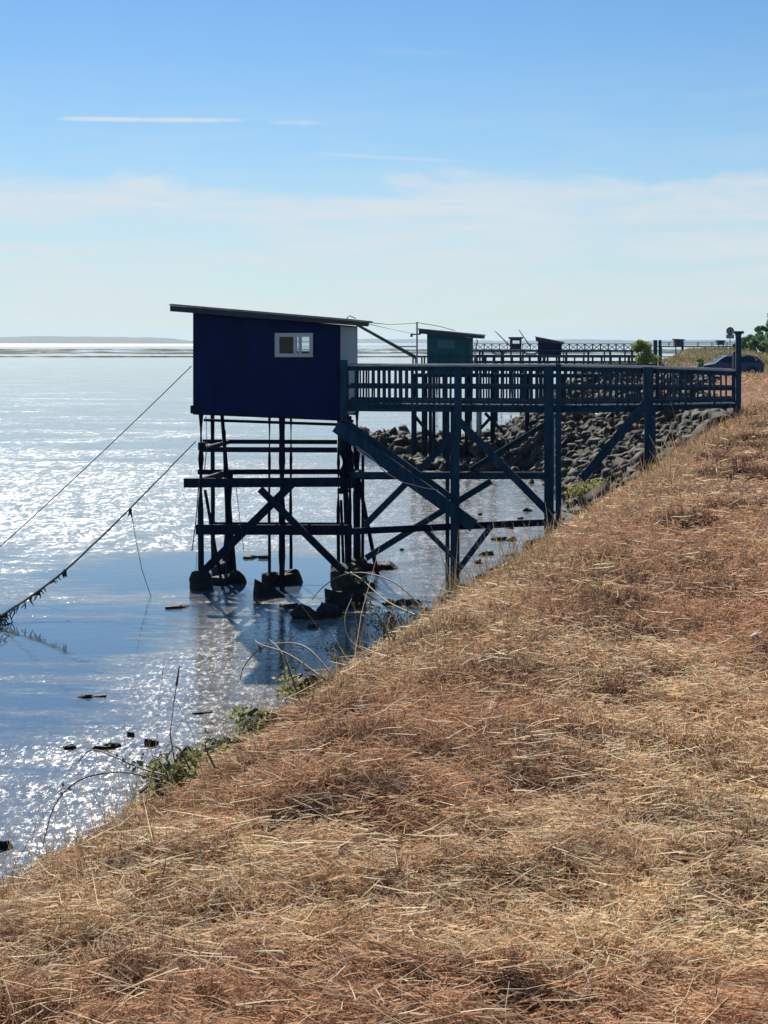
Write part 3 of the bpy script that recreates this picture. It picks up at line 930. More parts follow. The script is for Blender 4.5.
F3 = Frame(549, 115, 7)
far_hut(F3, 538, 561, 340, 343.5, 357.5, 2.2, [(536, 341.2), (563.8, 344.3), (564, 342.6), (535.5, 337)], M['navy'],
        'small dark blue hut with a roof sloping down to the right, third along the shore', [(540, .2), (559, .2), (540, 2), (559, 2)], WATER)
far_jetty(F3, 462, 646, 350, 361, 1.4, 'third jetty with a dark rail passing under the small dark blue hut', 7, 1.4)
F4 = Frame(515, 190, 5)
h4 = far_hut(F4, 510, 521.5, 339, 339, 349.5, 2.0, [(508.6, 339), (523, 339), (523, 337.4), (508.6, 337.4)], M['stilt'],
             'tiny dark hut with an open window between two slanting net poles', [(511, .2), (520.5, .2), (511, 1.8), (520.5, 1.8)], WATER, opening=(512.5, 340.5, 519.5, 344))
far_jetty(F4, 430, 648, 343.5, 350.5, 1.6, 'long far jetty with a criss cross truss railing on the horizon', 10, .95, truss=True, rails=(0,))
for (x0, y0, x1, y1), lab in (((511, 347, 495, 331), 'slanting net pole on the left of the tiny far hut'), ((530.5, 347, 519, 330), 'slanting net pole on the right of the tiny far hut')):
    t = empty('lift_net', F4.p(x0, y0, -.4), lab + ' with its net drooping below', 'lift net', 'lift nets of the tiny far hut')
    mb = MB(); mb.tube([F4.p(x0, y0, -.4), F4.p(x1, y1, -.4)], .09, 6, .05); mb.build('pole', M['darksteel'], t)
    mb = MB()
    cx = 499 if x0 < 520 else 531
    for k in range(3):
        mb.tube([F4.p(cx - 9 + 18 * i / 10, 350.5 + (5.2 - k * 1.1) * (1 - ((i - 5) / 5) ** 2), -.8 + k * .5) for i in range(11)], .035, 4)
    for i in range(1, 10):
        w_ = (1 - ((i - 5) / 5) ** 2)
        mb.tube([F4.p(cx - 9 + 18 * i / 10, 350.5 + 5.2 * w_, -.8), F4.p(cx - 9 + 18 * i / 10, 350.5 + 3.0 * w_, .2)], .02, 4)
    mb.build('net', M['rope'], t)
F5 = Frame(690, 250, 4)
far_hut(F5, 675, 683.5, 339.6, 340.2, 346, 2.2, [(674, 340.3), (684.5, 340.8), (684.5, 339.6), (674, 339)], M['fascia'], 'far dark box hut above the grassy mound left of the road sign', [(676, .2), (682, .2)], -1.2)
far_hut(F5, 718, 724.5, 341, 341, 345, 2.0, [(717.5, 341.8), (725, 341.8), (725, 340.6), (717.5, 340.6)], M['fascia'], 'tiny far black hut close to the foot of the road sign', [(719, .2), (723.5, .2)], -1.2)
far_jetty(F5, 655, 742, 342, 346, 1.5, 'farthest railed jetty above the grassy mound on the right', 4, 2.2)

# ------------------------------------------------------------------ rocks
def riprap():
    protos = [rock_verts(200 + i, 11 + i % 4, 0) for i in range(16)]
    V, Q = [], []; off = 0
    pts = []
    tries = RNG.uniform((-12, 6), (16, 170), (60000, 2))
    s = shore_s(tries[:, 0], tries[:, 1])
    Yt = tries[:, 1]
    dens = np.where(Yt < 34, 0.40, np.where(Yt < 110, 1.0, .35))
    lo = np.where(Yt < 16, 1.0, np.where(Yt < 30, 2.2, np.where(Yt < 38, 2.2, np.where(Yt < 43, 1.2, np.where(Yt < 60, 1.0, np.where(Yt < 68, .1, np.where(Yt < 85, -.5, .9))))))) + (vnoise(tries[:, 0] * .6, Yt * .6, 77) - .5) * 1.2
    keep = (s > lo) & (s < 7.6 + (vnoise(tries[:, 0] * .3, Yt * .3, 78) - .3) * 1.5) & (RNG.random(len(s)) < dens) & ~((Yt > 41) & (tries[:, 0] > .221 * Yt))
    P = tries[keep]; s = s[keep]
    order = RNG.permutation(len(P))[:6500]
    P = P[order]; s = s[order]
    z = terrain(P[:, 0], P[:, 1])
    size = np.minimum(RNG.lognormal(math.log(.18), .5, len(P)), .46)
    size = np.where(P[:, 1] < 30, size * .5, size)
    # the low stone spit reaching out below the second jetty
    for k in range(420):
        t = RNG.random(); x = 6.5 - 8.2 * t; y = 80 + 9 * t + RNG.normal() * 1.7
        r = RNG.uniform(.2, .5) * (1.15 if RNG.random() < .3 else .85)
        P = np.vstack([P, [x, y]]); z = np.append(z, WATER + max(0, .75 - abs(RNG.normal()) * .4) * (1 - .3 * t)); size = np.append(size, r)
    for k in range(130):
        t = RNG.random(); x = 6.0 - 5.0 * t; y = 71 + 2.5 * t + RNG.normal() * .9
        P = np.vstack([P, [x, y]]); z = np.append(z, WATER + .1); size = np.append(size, RNG.uniform(.15, .4))
    for i in range(len(P)):
        v, f = protos[i % len(protos)]
        a = RNG.uniform(0, 2 * PI); c, sn = math.cos(a), math.sin(a)
        sc = np.array([size[i] * RNG.uniform(.9, 1.5), size[i] * RNG.uniform(.8, 1.2), size[i] * RNG.uniform(.5, .8)])
        w = v * sc; tl = RNG.normal() * .8; w = np.stack([w[:, 0] * math.cos(tl) - w[:, 2] * math.sin(tl), w[:, 1], w[:, 0] * math.sin(tl) + w[:, 2] * math.cos(tl)], 1)
        w = np.stack([w[:, 0] * c - w[:, 1] * sn, w[:, 0] * sn + w[:, 1] * c, w[:, 2]], 1) + [P[i, 0], P[i, 1], z[i] + size[i] * .15]
        V.append(w); Q.append(f + off); off += len(v)
    o = np_mesh('riprap', np.concatenate(V), np.concatenate(Q), M['rock'])
    tag(o, 'grey broken stone covering the bank below the jetty', 'riprap', kind='stuff')


riprap()


def boulder(px, py, wpx, hpx, label, lumps=1, mat_='wetrock', group='dark rocks standing in the shallow water'):
    Y = (EYE - WATER) * F / (py - HY)
    c = at(px, py, Y); k = Y / F
    mb = MB()
    for i in range(lumps):
        v, f = rock_verts(int(px * 13 + py * 7 + i), 16, 1)
        ox = (i - (lumps - 1) / 2) * wpx * k / max(lumps, 1) * .9
        sx = wpx * k / 2 / (1 + .55 * (lumps - 1)) * (1.15 if lumps > 1 else 1)
        sz_ = hpx * k * random.uniform(.75, 1.0) if lumps > 1 else hpx * k
        mb.add([(c.x + ox + a[0] * sx * 1.12, c.y + a[1] * sx * .8 + (i % 2) * sx * .5, WATER - sz_ * .12 + a[2] * sz_ * .98) for a in v], f.tolist())
    o = mb.build('rock', M[mat_])
    return tag(o, label, 'rock', group)


for args in [(267, 597, 32, 28, 'squarish dark boulder at the foot of the middle stilts under the navy hut', 1), (286, 583, 32, 20, 'rounded boulder just behind the squarish one between the hut stilts', 1),
             (318, 618, 42, 20, 'largest black boulder in the pool in front of the right hut stilts', 2), (290, 608, 20, 9, 'low black stone just left of the largest boulder', 1),
             (314, 627, 18, 5, 'small flat stone in front of the largest boulder', 1),
             (226, 584, 34, 20, 'black rock heaped between the left stilts under the hut', 2), (346, 608, 44, 30, 'biggest black rock heap at the foot of the right hut stilts', 2), (362, 590, 34, 16, 'dark rock behind the biggest heap at the right hut stilts', 1),
             (178, 608, 24, 5, 'flat weedy stone in the pool left of the hut stilts', 2), (255, 558, 30, 6, 'low weedy mound beyond the left stilts', 3),
             (378, 569, 38, 14, 'rough weedy rock right of the hut stilts', 2), (400, 604, 40, 8, 'dark stones by the bank to the right of the hut stilts', 3),
             (402, 550, 5, 3, 'single pebble sized dark stone right of the stilts', 1),
             (68, 748, 14, 7, 'leftmost stone of the group of four near the reeds', 1), (106, 748, 24, 7, 'wide flat stone of the group near the reeds', 2), (130, 736, 9, 8, 'smallest stone of the group near the reeds', 1),
             (152, 744, 15, 9, 'rounded stone of the group nearest to the brambles', 1), (92, 697, 24, 5, 'thin flat stone lying alone out in the ripples', 2), (3, 848, 18, 11, 'dark rock cut by the left edge near the bank', 1),
             (202, 713, 20, 3, 'flat sliver of stone below the reflection of the hut', 2), (238, 714, 14, 3, 'small flat stone close to the bank below the hut reflection', 1),
             (480, 515, 6, 3, 'tiny dark stone beyond the low cross beam', 1), (527, 511, 12, 5, 'dark stone beside the foot of the tall jetty posts', 1), (521, 519, 8, 4, 'small dark stone in front of the one by the tall posts', 1),
             (486, 555, 16, 6, 'dark stone at the water edge below the right knee brace', 2), (478, 563, 11, 6, 'rounded grey stone lowest on the water edge', 1), (500, 540, 18, 5, 'grey slab on the water edge below the low cross beam', 2)]:
    boulder(*args)


def ground_hit(px, py, y0=3.0, y1=160.0):
    Y = np.linspace(y0, y1, 6000)
    X = (px - 384) / F * Y; Z = EYE - (py - HY) / F * Y
    T = terrain(X, Y)
    k = np.argmax(Z <= T)
    return Vector((X[k], Y[k], T[k]))


# bleached branch lying on the stones
a = ground_hit(594.5, 419, 42); b_ = ground_hit(606, 425, 42)
b_ = at(606, 425, a.y - .3)
mb = MB(); mb.tube([a + Vector((0, -.25, .25)), (a + b_) / 2 + Vector((0, -.25, .27)), b_ + Vector((0, -.2, .25))], .05, 6, .10)
tag(mb.build('driftwood', M['white'], smooth=True), 'short bleached white driftwood stick on the stones under the jetty', 'driftwood')

# ------------------------------------------------------------------ parked car
CY = 106.0; CX0 = (699 - 384) / F * CY; CX1 = (764.5 - 384) / F * CY
CZ = float(terrain((CX0 + CX1) / 2, CY))
CL = CX1 - CX0
car = empty('parked_car', ((CX0 + CX1) / 2, CY + .9, CZ), 'dark blue estate car parked side on beyond the end of the jetty', 'car')
H_ = 1.50


def cp(u, z, d):           # u 0 front .. 1 rear, d across
    return Vector((CX0 + u * CL, CY + d, CZ + z * H_))


low = [(0.0, .24), (0.005, .40), (.02, .47), (.10, .555), (.24, .62), (.30, .64), (.60, .665), (.90, .68), (.985, .66), (1.0, .50), (.995, .30), (.97, .20), (.88, .17), (.12, .16), (.03, .17)]
green = [(.245, .625), (.40, .945), (.46, .985), (.60, 1.0), (.78, .985), (.885, .94), (.975, .67)]


def body_mesh():
    mb = MB()
    n = len(low)
    secs = [(0.05, .93), (0.0, 1.0), (1.8, 1.0), (1.75, .93)]
    vs = []
    for d, sc in [(0.0, 0), (0.0, 1), (1.8, 1), (1.8, 0)][1:3]:
        pass
    rings = []
    for d, ins in ((0.0, .0), (0.06, -.0), (1.74, -.0), (1.8, .0)):
        k = 1.0 if .05 < d < 1.75 else .965
        rings.append([cp(.5 + (u - .5) * (1 if k == 1 else .992), .42 + (z - .42) * (k if k == 1 else .95), d) for u, z in low])
    for rgg in rings: vs += rgg
    fs = [tuple(range(n)), tuple(3 * n + i for i in range(n))[::-1]]
    for r in range(3):
        for i in range(n):
            j = (i + 1) % n
            fs.append((r * n + i, r * n + j, (r + 1) * n + j, (r + 1) * n + i))
    mb.add(vs, fs)
    return mb


bdy = body_mesh().build('body', M['carpaint'], car)
# greenhouse: pillars and roof in paint, glass slightly inside
mb = MB()


def gp(u, z, side):        # tumblehome
    t = (z - .62) / .38
    inset = .07 + .20 * max(0, t)
    return cp(u, z, inset if side == 0 else 1.8 - inset)


roofp = [(.405, .935), (.46, .972), (.60, .988), (.78, .972), (.88, .93)]
top = [gp(u, z + .014, 0) for u, z in roofp]; top2 = [gp(u, z + .014, 1) for u, z in roofp]
bot = [gp(u, z - .012, 0) for u, z in roofp]; bot2 = [gp(u, z - .012, 1) for u, z in roofp]
n = len(roofp)
vs = top + top2 + bot + bot2; fs = []
for i in range(n - 1):
    fs += [(i, i + 1, n + i + 1, n + i), (2 * n + i, 3 * n + i, 3 * n + i + 1, 2 * n + i + 1), (i, 2 * n + i, 2 * n + i + 1, i + 1), (n + i, n + i + 1, 3 * n + i + 1, 3 * n + i)]
fs += [(0, n, 3 * n, 2 * n), (n - 1, 3 * n - 1, 4 * n - 1, 2 * n - 1)]
mb.add(vs, fs)
rf = mb.build('roof', M['carpaint'], car)
for sd in (0, 1):
    for (ua, za, ub, zb_, w) in [(.25, .625, .405, .935, .07), (.50, .64, .52, .97, .08), (.70, .655, .72, .97, .07), (.975, .66, .88, .935, .10), (.86, .66, .84, .95, .10)]:
        mb = MB(); mb.beam(gp(ua, za, sd), gp(ub, zb_, sd), .05, w, (0, 1, 0))
        mb.build('pillar', M['carpaint'], car)


def quadglass(pts, name):
    mb = MB(); c = sum(pts, Vector()) / 4
    ins = [p + (Vector((c.x, CY + .9, c.z)) - p) * .02 for p in pts]
    nrm = (ins[1] - ins[0]).cross(ins[2] - ins[0]).normalized() * .01
    mb.prism([p + nrm for p in ins], [p - nrm for p in ins]); return mb.build(name, M['carglass'], car)


for sd in (0, 1):
    for (u0, u1, v0, v1) in [(.27, .49, .42, .51), (.515, .70, .53, .715), (.715, .86, .735, .84)]:
        quadglass([gp(u0, .645, sd), gp(u1, .655, sd), gp(v1, .955, sd), gp(v0, .94, sd)], 'side_window')
quadglass([gp(.25, .63, 0), gp(.25, .63, 1), gp(.405, .935, 1), gp(.405, .935, 0)], 'windscreen')
quadglass([gp(.975, .67, 0), gp(.975, .67, 1), gp(.885, .93, 1), gp(.885, .93, 0)], 'rear_window')
for sd in (0, 1):
    mb = MB(); d = .19 if sd == 0 else 1.61
    mb.tube([cp(.44, .985, d), cp(.46, 1.015, d), cp(.62, 1.025, d), cp(.80, 1.012, d), cp(.83, .98, d)], .018, 6); mb.build('roof_rail', M['steel'], rf)
for u in (.165, .815):
    for sd in (0, 1):
        c = cp(u, 0, 0); c = Vector((c.x, CY - .012 if sd == 0 else CY + 1.812, CZ + .33)); iny = .2 if sd == 0 else -.2
        mb = MB(); nseg = 24
        mb.prism([c + Vector((math.cos(2 * PI * k / nseg) * .33, 0, math.sin(2 * PI * k / nseg) * .33)) for k in range(nseg)],
                 [c + Vector((math.cos(2 * PI * k / nseg) * .33, iny, math.sin(2 * PI * k / nseg) * .33)) for k in range(nseg)])
        w = mb.build('wheel', M['tyre'], car)
        mb = MB()
        o_ = -.006 if sd == 0 else .006
        for k in range(5):
            a = 2 * PI * k / 5
            mb.beam(c + Vector((0, o_, 0)), c + Vector((math.cos(a) * .21, o_, math.sin(a) * .21)), .02, .07, (0, 1, 0))
        mb.prism([c + Vector((math.cos(2 * PI * k / 18) * .22, o_ * .9, math.sin(2 * PI * k / 18) * .22)) for k in range(18)],
                 [c + Vector((math.cos(2 * PI * k / 18) * .22, -o_, math.sin(2 * PI * k / 18) * .22)) for k in range(18)])
        mb.build('rim', M['alloy'], w)
        # dark wheel arch lip
        mb = MB(); y_ = CY - .018 if sd == 0 else CY + 1.818
        mb.tube([Vector((c.x + math.cos(t) * .40, y_, c.z + math.sin(t) * .40)) for t in np.linspace(-.15, PI + .15, 14)], .03, 5); mb.build('wheel_arch', M['tyre'], car)
for sd in (0, 1):
    d0 = -.008 if sd == 0 else 1.55
    mb = MB(); mb.box8([cp(.965, .52, d0), cp(1.004, .52, d0), cp(1.004, .52, d0 + .26), cp(.965, .52, d0 + .26), cp(.965, .65, d0), cp(.995, .65, d0), cp(.995, .65, d0 + .26), cp(.965, .65, d0 + .26)])
    mb.build('tail_light', M['lampred'], car)
    mb = MB(); mb.box8([cp(-.003, .42, d0), cp(.07, .44, d0), cp(.07, .44, d0 + .26), cp(-.003, .42, d0 + .26), cp(.01, .47, d0), cp(.075, .525, d0), cp(.075, .525, d0 + .26), cp(.01, .47, d0 + .26)])
    mb.build('headlight', M['lampclear'], car)
    for u in (.46, .65):
        mb = MB(); dd = -.03 if sd == 0 else 1.8; mb.box8([cp(u, .565, dd), cp(u + .04, .565, dd), cp(u + .04, .565, dd + .03), cp(u, .565, dd + .03), cp(u, .585, dd), cp(u + .04, .585, dd), cp(u + .04, .585, dd + .03), cp(u, .585, dd + .03)])
        mb.build('door_handle', M['carpaint'], bdy)
    mb = MB(); dd = -.15 if sd == 0 else 1.76
    mb.box8([cp(.29, .64, dd), cp(.325, .64, dd), cp(.325, .64, dd + .19), cp(.29, .64, dd + .19), cp(.295, .72, dd), cp(.325, .72, dd), cp(.325, .72, dd + .19), cp(.295, .72, dd + .19)])
    mb.build('wing_mirror', M['carpaint'], car)

# ------------------------------------------------------------------ road sign
SY = 128.0
sp = at(730, 331, SY); gz = float(terrain(sp.x, SY))
sg = empty('road_sign', (sp.x, SY, gz), 'round road sign with a small plate below it on a thin pole behind the car', 'road sign')
mb = MB(); mb.tube([(sp.x, SY, gz - .2), (sp.x, SY, sp.z + .3)], .04, 8); mb.build('pole', M['steel'], sg)


def disc(mb, c, r, y0, y1, n=28):
    mb.prism([(c.x + math.cos(2 * PI * k / n) * r, y0, c.z + math.sin(2 * PI * k / n) * r) for k in range(n)], [(c.x + math.cos(2 * PI * k / n) * r, y1, c.z + math.sin(2 * PI * k / n) * r) for k in range(n)])


mb = MB(); disc(mb, sp, .33, SY - .07, SY - .045); d_ = mb.build('disc', M['signdark'], sg)
mb = MB(); disc(mb, sp, .22, SY - .075, SY - .0715); mb.build('disc_face', M['signgrey'], d_)
mb = MB(); mb.box8([(sp.x - .06, SY - .080, sp.z - .13), (sp.x + .06, SY - .080, sp.z - .13), (sp.x + .06, SY - .077, sp.z - .13), (sp.x - .06, SY - .077, sp.z - .13),
                    (sp.x - .12, SY - .080, sp.z + .06), (sp.x + .12, SY - .080, sp.z + .06), (sp.x + .12, SY - .077, sp.z + .06), (sp.x - .12, SY - .077, sp.z + .06)])
mb.build('symbol', M['signdark'], d_)
mb = MB(); pz = EYE - (336.5 - HY) / F * SY
mb.box8([(sp.x - .33, SY - .07, pz - .17), (sp.x + .33, SY - .07, pz - .17), (sp.x + .33, SY - .045, pz - .17), (sp.x - .33, SY - .045, pz - .17), (sp.x - .33, SY - .07, pz + .17), (sp.x + .33, SY - .07, pz + .17), (sp.x + .33, SY - .045, pz + .17), (sp.x - .33, SY - .045, pz + .17)])
mb.build('plate', M['signgrey'], sg)


# ------------------------------------------------------------------ leaves, trees, bushes
def leaf_cloud(centres, radii, n, size, rnd, flat=.8):
    """leaf sized quads gathered in clumps; centres (k,3), radii (k,)"""
    k = rnd.integers(0, len(centres), n)
    d = rnd.normal(size=(n, 3)); d /= np.linalg.norm(d, axis=1)[:, None]
    rr = rnd.random(n) ** .45
    c = centres[k] + d * (radii[k] * rr)[:, None] * np.array([1, 1, flat])
    a = rnd.normal(size=(n, 3)); a /= np.linalg.norm(a, axis=1)[:, None]
    b = np.cross(a, rnd.normal(size=(n, 3))); b /= np.linalg.norm(b, axis=1)[:, None]
    s = size * rnd.uniform(.6, 1.3, n)[:, None]
    v = np.stack([c - a * s, c + b * s * .5, c + a * s, c - b * s * .5], 1).reshape(-1, 3)
    q = np.arange(4 * n).reshape(n, 4)
    tone = np.repeat(np.clip(rnd.normal(.4, .25, n) + (rnd.random(len(centres)) - .5)[k] * .5, 0, 1), 4)
    return v, q, tone


def tree(px, ytop, Y, wpx, label, seed, lean=0, group='trees behind the parked car'):
    rnd = np.random.default_rng(seed)
    x = (px - 384) / F * Y; gz = float(terrain(x, Y)); H = EYE - (ytop - HY) / F * Y - gz; W = wpx / F * Y / 2
    t = empty('tree', (x, Y, gz), label, 'tree', group)
    mb = MB()
    pts = [Vector((x, Y, gz - .2)), Vector((x + .05, Y, gz + H * .3)), Vector((x + lean, Y, gz + H * .62)), Vector((x + lean, Y, gz + H * .9))]
    mb.tube(pts, .05 + H * .02, 8, .03)
    cs, rs = [], []
    for i in range(26):
        hh = rnd.uniform(.16, .95); rad = W * (1 - abs(hh - .45) * 1.1) * rnd.uniform(.35, 1)
        a = rnd.uniform(0, 2 * PI)
        c = Vector((x + math.cos(a) * rad + lean * hh, Y + math.sin(a) * rad, gz + H * hh))
        cs.append(c[:]); rs.append(W * rnd.uniform(.22, .42) * (1.15 - hh * .5))
        if i < 12:
            mb.tube([pts[1].lerp(pts[2], max(0, hh - .25)), c], .04, 5, .015)
    cs = np.array(cs); cs[:, 2] = np.minimum(cs[:, 2], gz + H - np.array(rs) * .7)
    mb.build('trunk', M['bark'], t, smooth=True)
    v, q, tone = leaf_cloud(cs, np.array(rs), 4600, .14, rnd)
    off = np.array([x, Y, gz])
    np_mesh('crown', v - off, q, M['treeleaf'], tone=tone, parent=t)
    return t


tree(783, 305, 150, 46, 'tallest tree at the right edge of the picture, only its branches in view', 1)
tree(763, 325.5, 158, 24, 'middle height bushy tree right behind the rear of the car', 2)
tree(776, 319, 152, 34, 'leafy tree cut by the right edge next to the tallest one', 6)
tree(752, 335, 172, 18, 'low rounded dark tree between the post and the bushy tree', 3)
tree(744, 337.5, 182, 16, 'lowest dark tree just right of the tall end post', 4)
tree(738, 342, 176, 13, 'shrubby tree half hidden behind the tall end post', 5)


def shrub(px, ytop, Y, wpx, label, seed, name='bush', n=5200, zb=None, leaf='bushleaf', size=.05):
    rnd = np.random.default_rng(seed)
    x = (px - 384) / F * Y; gz = float(terrain(x, Y)) if zb is None else zb
    H = EYE - (ytop - HY) / F * Y - gz; W = wpx / F * Y / 2
    t = empty(name, (x, Y, gz), label, 'bush')
    mb = MB(); cs, rs = [], []
    for i in range(16):
        a = rnd.uniform(0, 2 * PI); hh = rnd.uniform(.35, .92); rad = W * math.sqrt(rnd.uniform(0, 1)) * (1.1 - hh * .45)
        c = Vector((x + math.cos(a) * rad, Y + math.sin(a) * rad, gz + H * hh)); cs.append(c[:]); rs.append(min(W, H) * rnd.uniform(.3, .5))
        mb.tube([Vector((x + rnd.uniform(-.1, .1), Y, gz - .1)), (Vector((x, Y, gz)) + c) / 2 + Vector((0, 0, .1)), c], .025, 5, .008)
    mb.build('stem', M['stem'], t)
    v, q, tone = leaf_cloud(np.array(cs), np.array(rs), n, size, rnd)
    np_mesh('foliage', v - np.array([x, Y, gz]), q, M[leaf], tone=tone, parent=t)
    return t


shrub(644, 339.5, 74, 27, 'yellow green bush where the second jetty meets the bank', 21)
shrub(700, 357.5, 98, 9, 'small dark shrub in front of the bonnet of the car', 22, n=900, leaf='treeleaf')


for k, (px, py, w_, h_, sd, lab) in enumerate([(176, 800, 90, 34, 41, 'low weedy green clump on the bank edge beside the arching bramble at lower left'),
                                    (226, 765, 70, 24, 47, 'olive weed clump just up the bank from the arching bramble'),
                                    (262, 738, 70, 28, 42, 'low olive weed clump on the bank edge below the hut reflection'),
                                    (310, 700, 70, 24, 43, 'weed clump on the bank edge beside the bare arching shoots'),
                                    (350, 672, 60, 26, 48, 'small leafed weed clump between the arching shoots and the yellow green clump'),
                                    (388, 645, 70, 30, 44, 'broad yellow green weed clump on the bank edge in front of the right hut stilts'),
                                    (425, 616, 50, 18, 49, 'grey green weed clump just left of the brushwood at the middle jetty post'),
                                    (592, 503, 44, 22, 45, 'olive weed clump at the foot of the tall jetty posts'),
                                    (460, 590, 44, 14, 46, 'brushwood clump round the foot of the middle jetty post')]):
    g = ground_hit(px, py)
    shrub(px, HY + (EYE - g.z) / g.y * F - h_ * .9, g.y, w_ * 1.15, lab, sd, 'weed_clump', 1000, g.z - .05, 'weedleaf', .006 + .0009 * g.y)

# brambles and tall stems along the edge of the bank
def bramble(base, arcs, label, seed, nleaf=0, lsize=.035, r=.006):
    rnd = np.random.default_rng(seed)
    t = empty('bramble', base, label, 'bramble', 'brambles along the edge of the bank')
    pts_all = []
    for arc in arcs:
        pts = []
        for i in range(len(arc) - 1):
            p0 = Vector(arc[max(i - 1, 0)]); p1 = Vector(arc[i]); p2 = Vector(arc[i + 1]); p3 = Vector(arc[min(i + 2, len(arc) - 1)])
            for k in range(5):
                u = k / 5
                pts.append(.5 * ((2 * p1) + (p2 - p0) * u + (2 * p0 - 5 * p1 + 4 * p2 - p3) * u * u + (3 * p1 - p0 - 3 * p2 + p3) * u ** 3))
        pts.append(Vector(arc[-1]))
        mb = MB(); mb.tube(pts, r, 5, r * .5); mb.build('stem', M['stem'], t)
        pts_all += pts
    if nleaf:
        pa = np.array([p[:] for p in pts_all]); wgt = np.linalg.norm(pa - np.array(base), axis=1); wgt = np.exp(-wgt / (wgt.mean() * .6)); ce = pa[rnd.choice(len(pa), max(6, nleaf // 5), p=wgt / wgt.sum())]
        v, q, tone = leaf_cloud(ce + rnd.normal(size=ce.shape) * .02, np.full(len(ce), .045), nleaf, lsize, rnd)
        np_mesh('foliage', v - np.array(base), q, M['leaf'], tone=tone, parent=t)
    return t


def arc_px(pts, Y0, Y1):
    n = len(pts)
    return [at(x, y, Y0 + (Y1 - Y0) * i / (n - 1)) for i, (x, y) in enumerate(pts)]


g = ground_hit(165, 822)
bramble(g, [arc_px([(165, 775), (140, 768), (115, 757), (92, 750), (78, 762)], g.y, g.y + .5), arc_px([(160, 780), (120, 772), (80, 780), (55, 805), (43, 845)], g.y, g.y + .6),
            arc_px([(170, 780), (160, 762), (150, 756)], g.y, g.y + .2), arc_px([(190, 770), (180, 750), (172, 746)], g.y, g.y), arc_px([(215, 768), (205, 745), (214, 738)], g.y, g.y)],
        'green bramble with two long arching shoots over the water low on the left', 31, 150, .012, .004)
g = ground_hit(412, 652)
bramble(g, [arc_px([(420, 605), (395, 583), (365, 573), (340, 576), (322, 588), (312, 600)], g.y, g.y + 1.2), arc_px([(415, 615), (385, 600), (360, 578), (345, 572)], g.y, g.y + 1.4),
            arc_px([(390, 640), (380, 620), (372, 607), (365, 612)], g.y, g.y + .3), arc_px([(372, 655), (350, 640), (345, 618), (352, 598)], g.y, g.y + .5), arc_px([(352, 672), (340, 660), (330, 655)], g.y, g.y)],
        'bramble with an arched shoot crossing the foot of the right hut stilts', 32, 130, .016, .005)
g = ground_hit(345, 705)
bramble(g, [arc_px([(330, 672), (310, 650), (290, 643), (262, 648), (245, 665), (240, 680)], g.y, g.y + 1), arc_px([(325, 680), (290, 655), (262, 645), (255, 640)], g.y, g.y + .8),
            arc_px([(300, 700), (283, 655), (270, 640)], g.y, g.y + .4)], 'bare arching bramble shoots above the glittering shallows', 33, 40, .014, .0045)
g = ground_hit(575, 498)
bramble(g, [arc_px([(560, 505), (572, 490), (585, 480)], g.y, g.y), arc_px([(590, 500), (600, 485), (612, 478)], g.y, g.y), arc_px([(575, 500), (565, 488), (556, 492)], g.y, g.y)],
        'low green bramble at the foot of the tall jetty posts', 34, 1200, .05, .010)
# tall dry stems standing against the water
for k, (x, y, dx) in enumerate([(156, 718, 8), (170, 724, 9)]):
    g = ground_hit(x + 12 if x > 100 else x + 6, y + 70)
    mb = MB(); top = at(x + dx, y - 55, g.y)
    mb.tube([g - Vector((0, 0, .05)), at(x, y + 10, g.y), at(x + dx * .5, y - 25, g.y), top], .0035, 5, .0015)
    lab = ['tall dry reed stem standing against the blue pool, the left one of two', 'second dry reed stem just right of the tall one'][k]
    o = mb.build('reed', M['stem'])
    tag(o, lab, 'reed', 'dry reeds at the edge of the bank')
    mb = MB()
    d = (top - at(x + dx * .5, y - 25, g.y))
    mb.tube([top - d * .55, top - d * .35, top - d * .1, top + d * .1], .006, 5, .002); mb.build('seed_head', M['stem'], o)


# ------------------------------------------------------------------ dry cut grass
def ribbons(base, direc, length, width, curve, tint, rnd):
    """flat three-joint stalks; base (n,3), direc (n,3) unit"""
    n = len(base)
    side = np.cross(direc, rnd.normal(size=(n, 3))); side /= np.linalg.norm(side, axis=1)[:, None]
    bend = np.cross(direc, side)
    P = []
    for t, w in ((0, 1.0), (.5, .9), (1.0, .35)):
        c = base + direc * (length * t)[:, None] + bend * (curve * length * (t * t))[:, None]
        P += [c - side * (width * w / 2)[:, None], c + side * (width * w / 2)[:, None]]
    v = np.stack(P, 1).reshape(-1, 3)
    o = np.arange(n)[:, None] * 6
    q = np.concatenate([o + [0, 1, 3, 2], o + [2, 3, 5, 4]], 0)
    return v, q, np.repeat(tint, 6, 0)


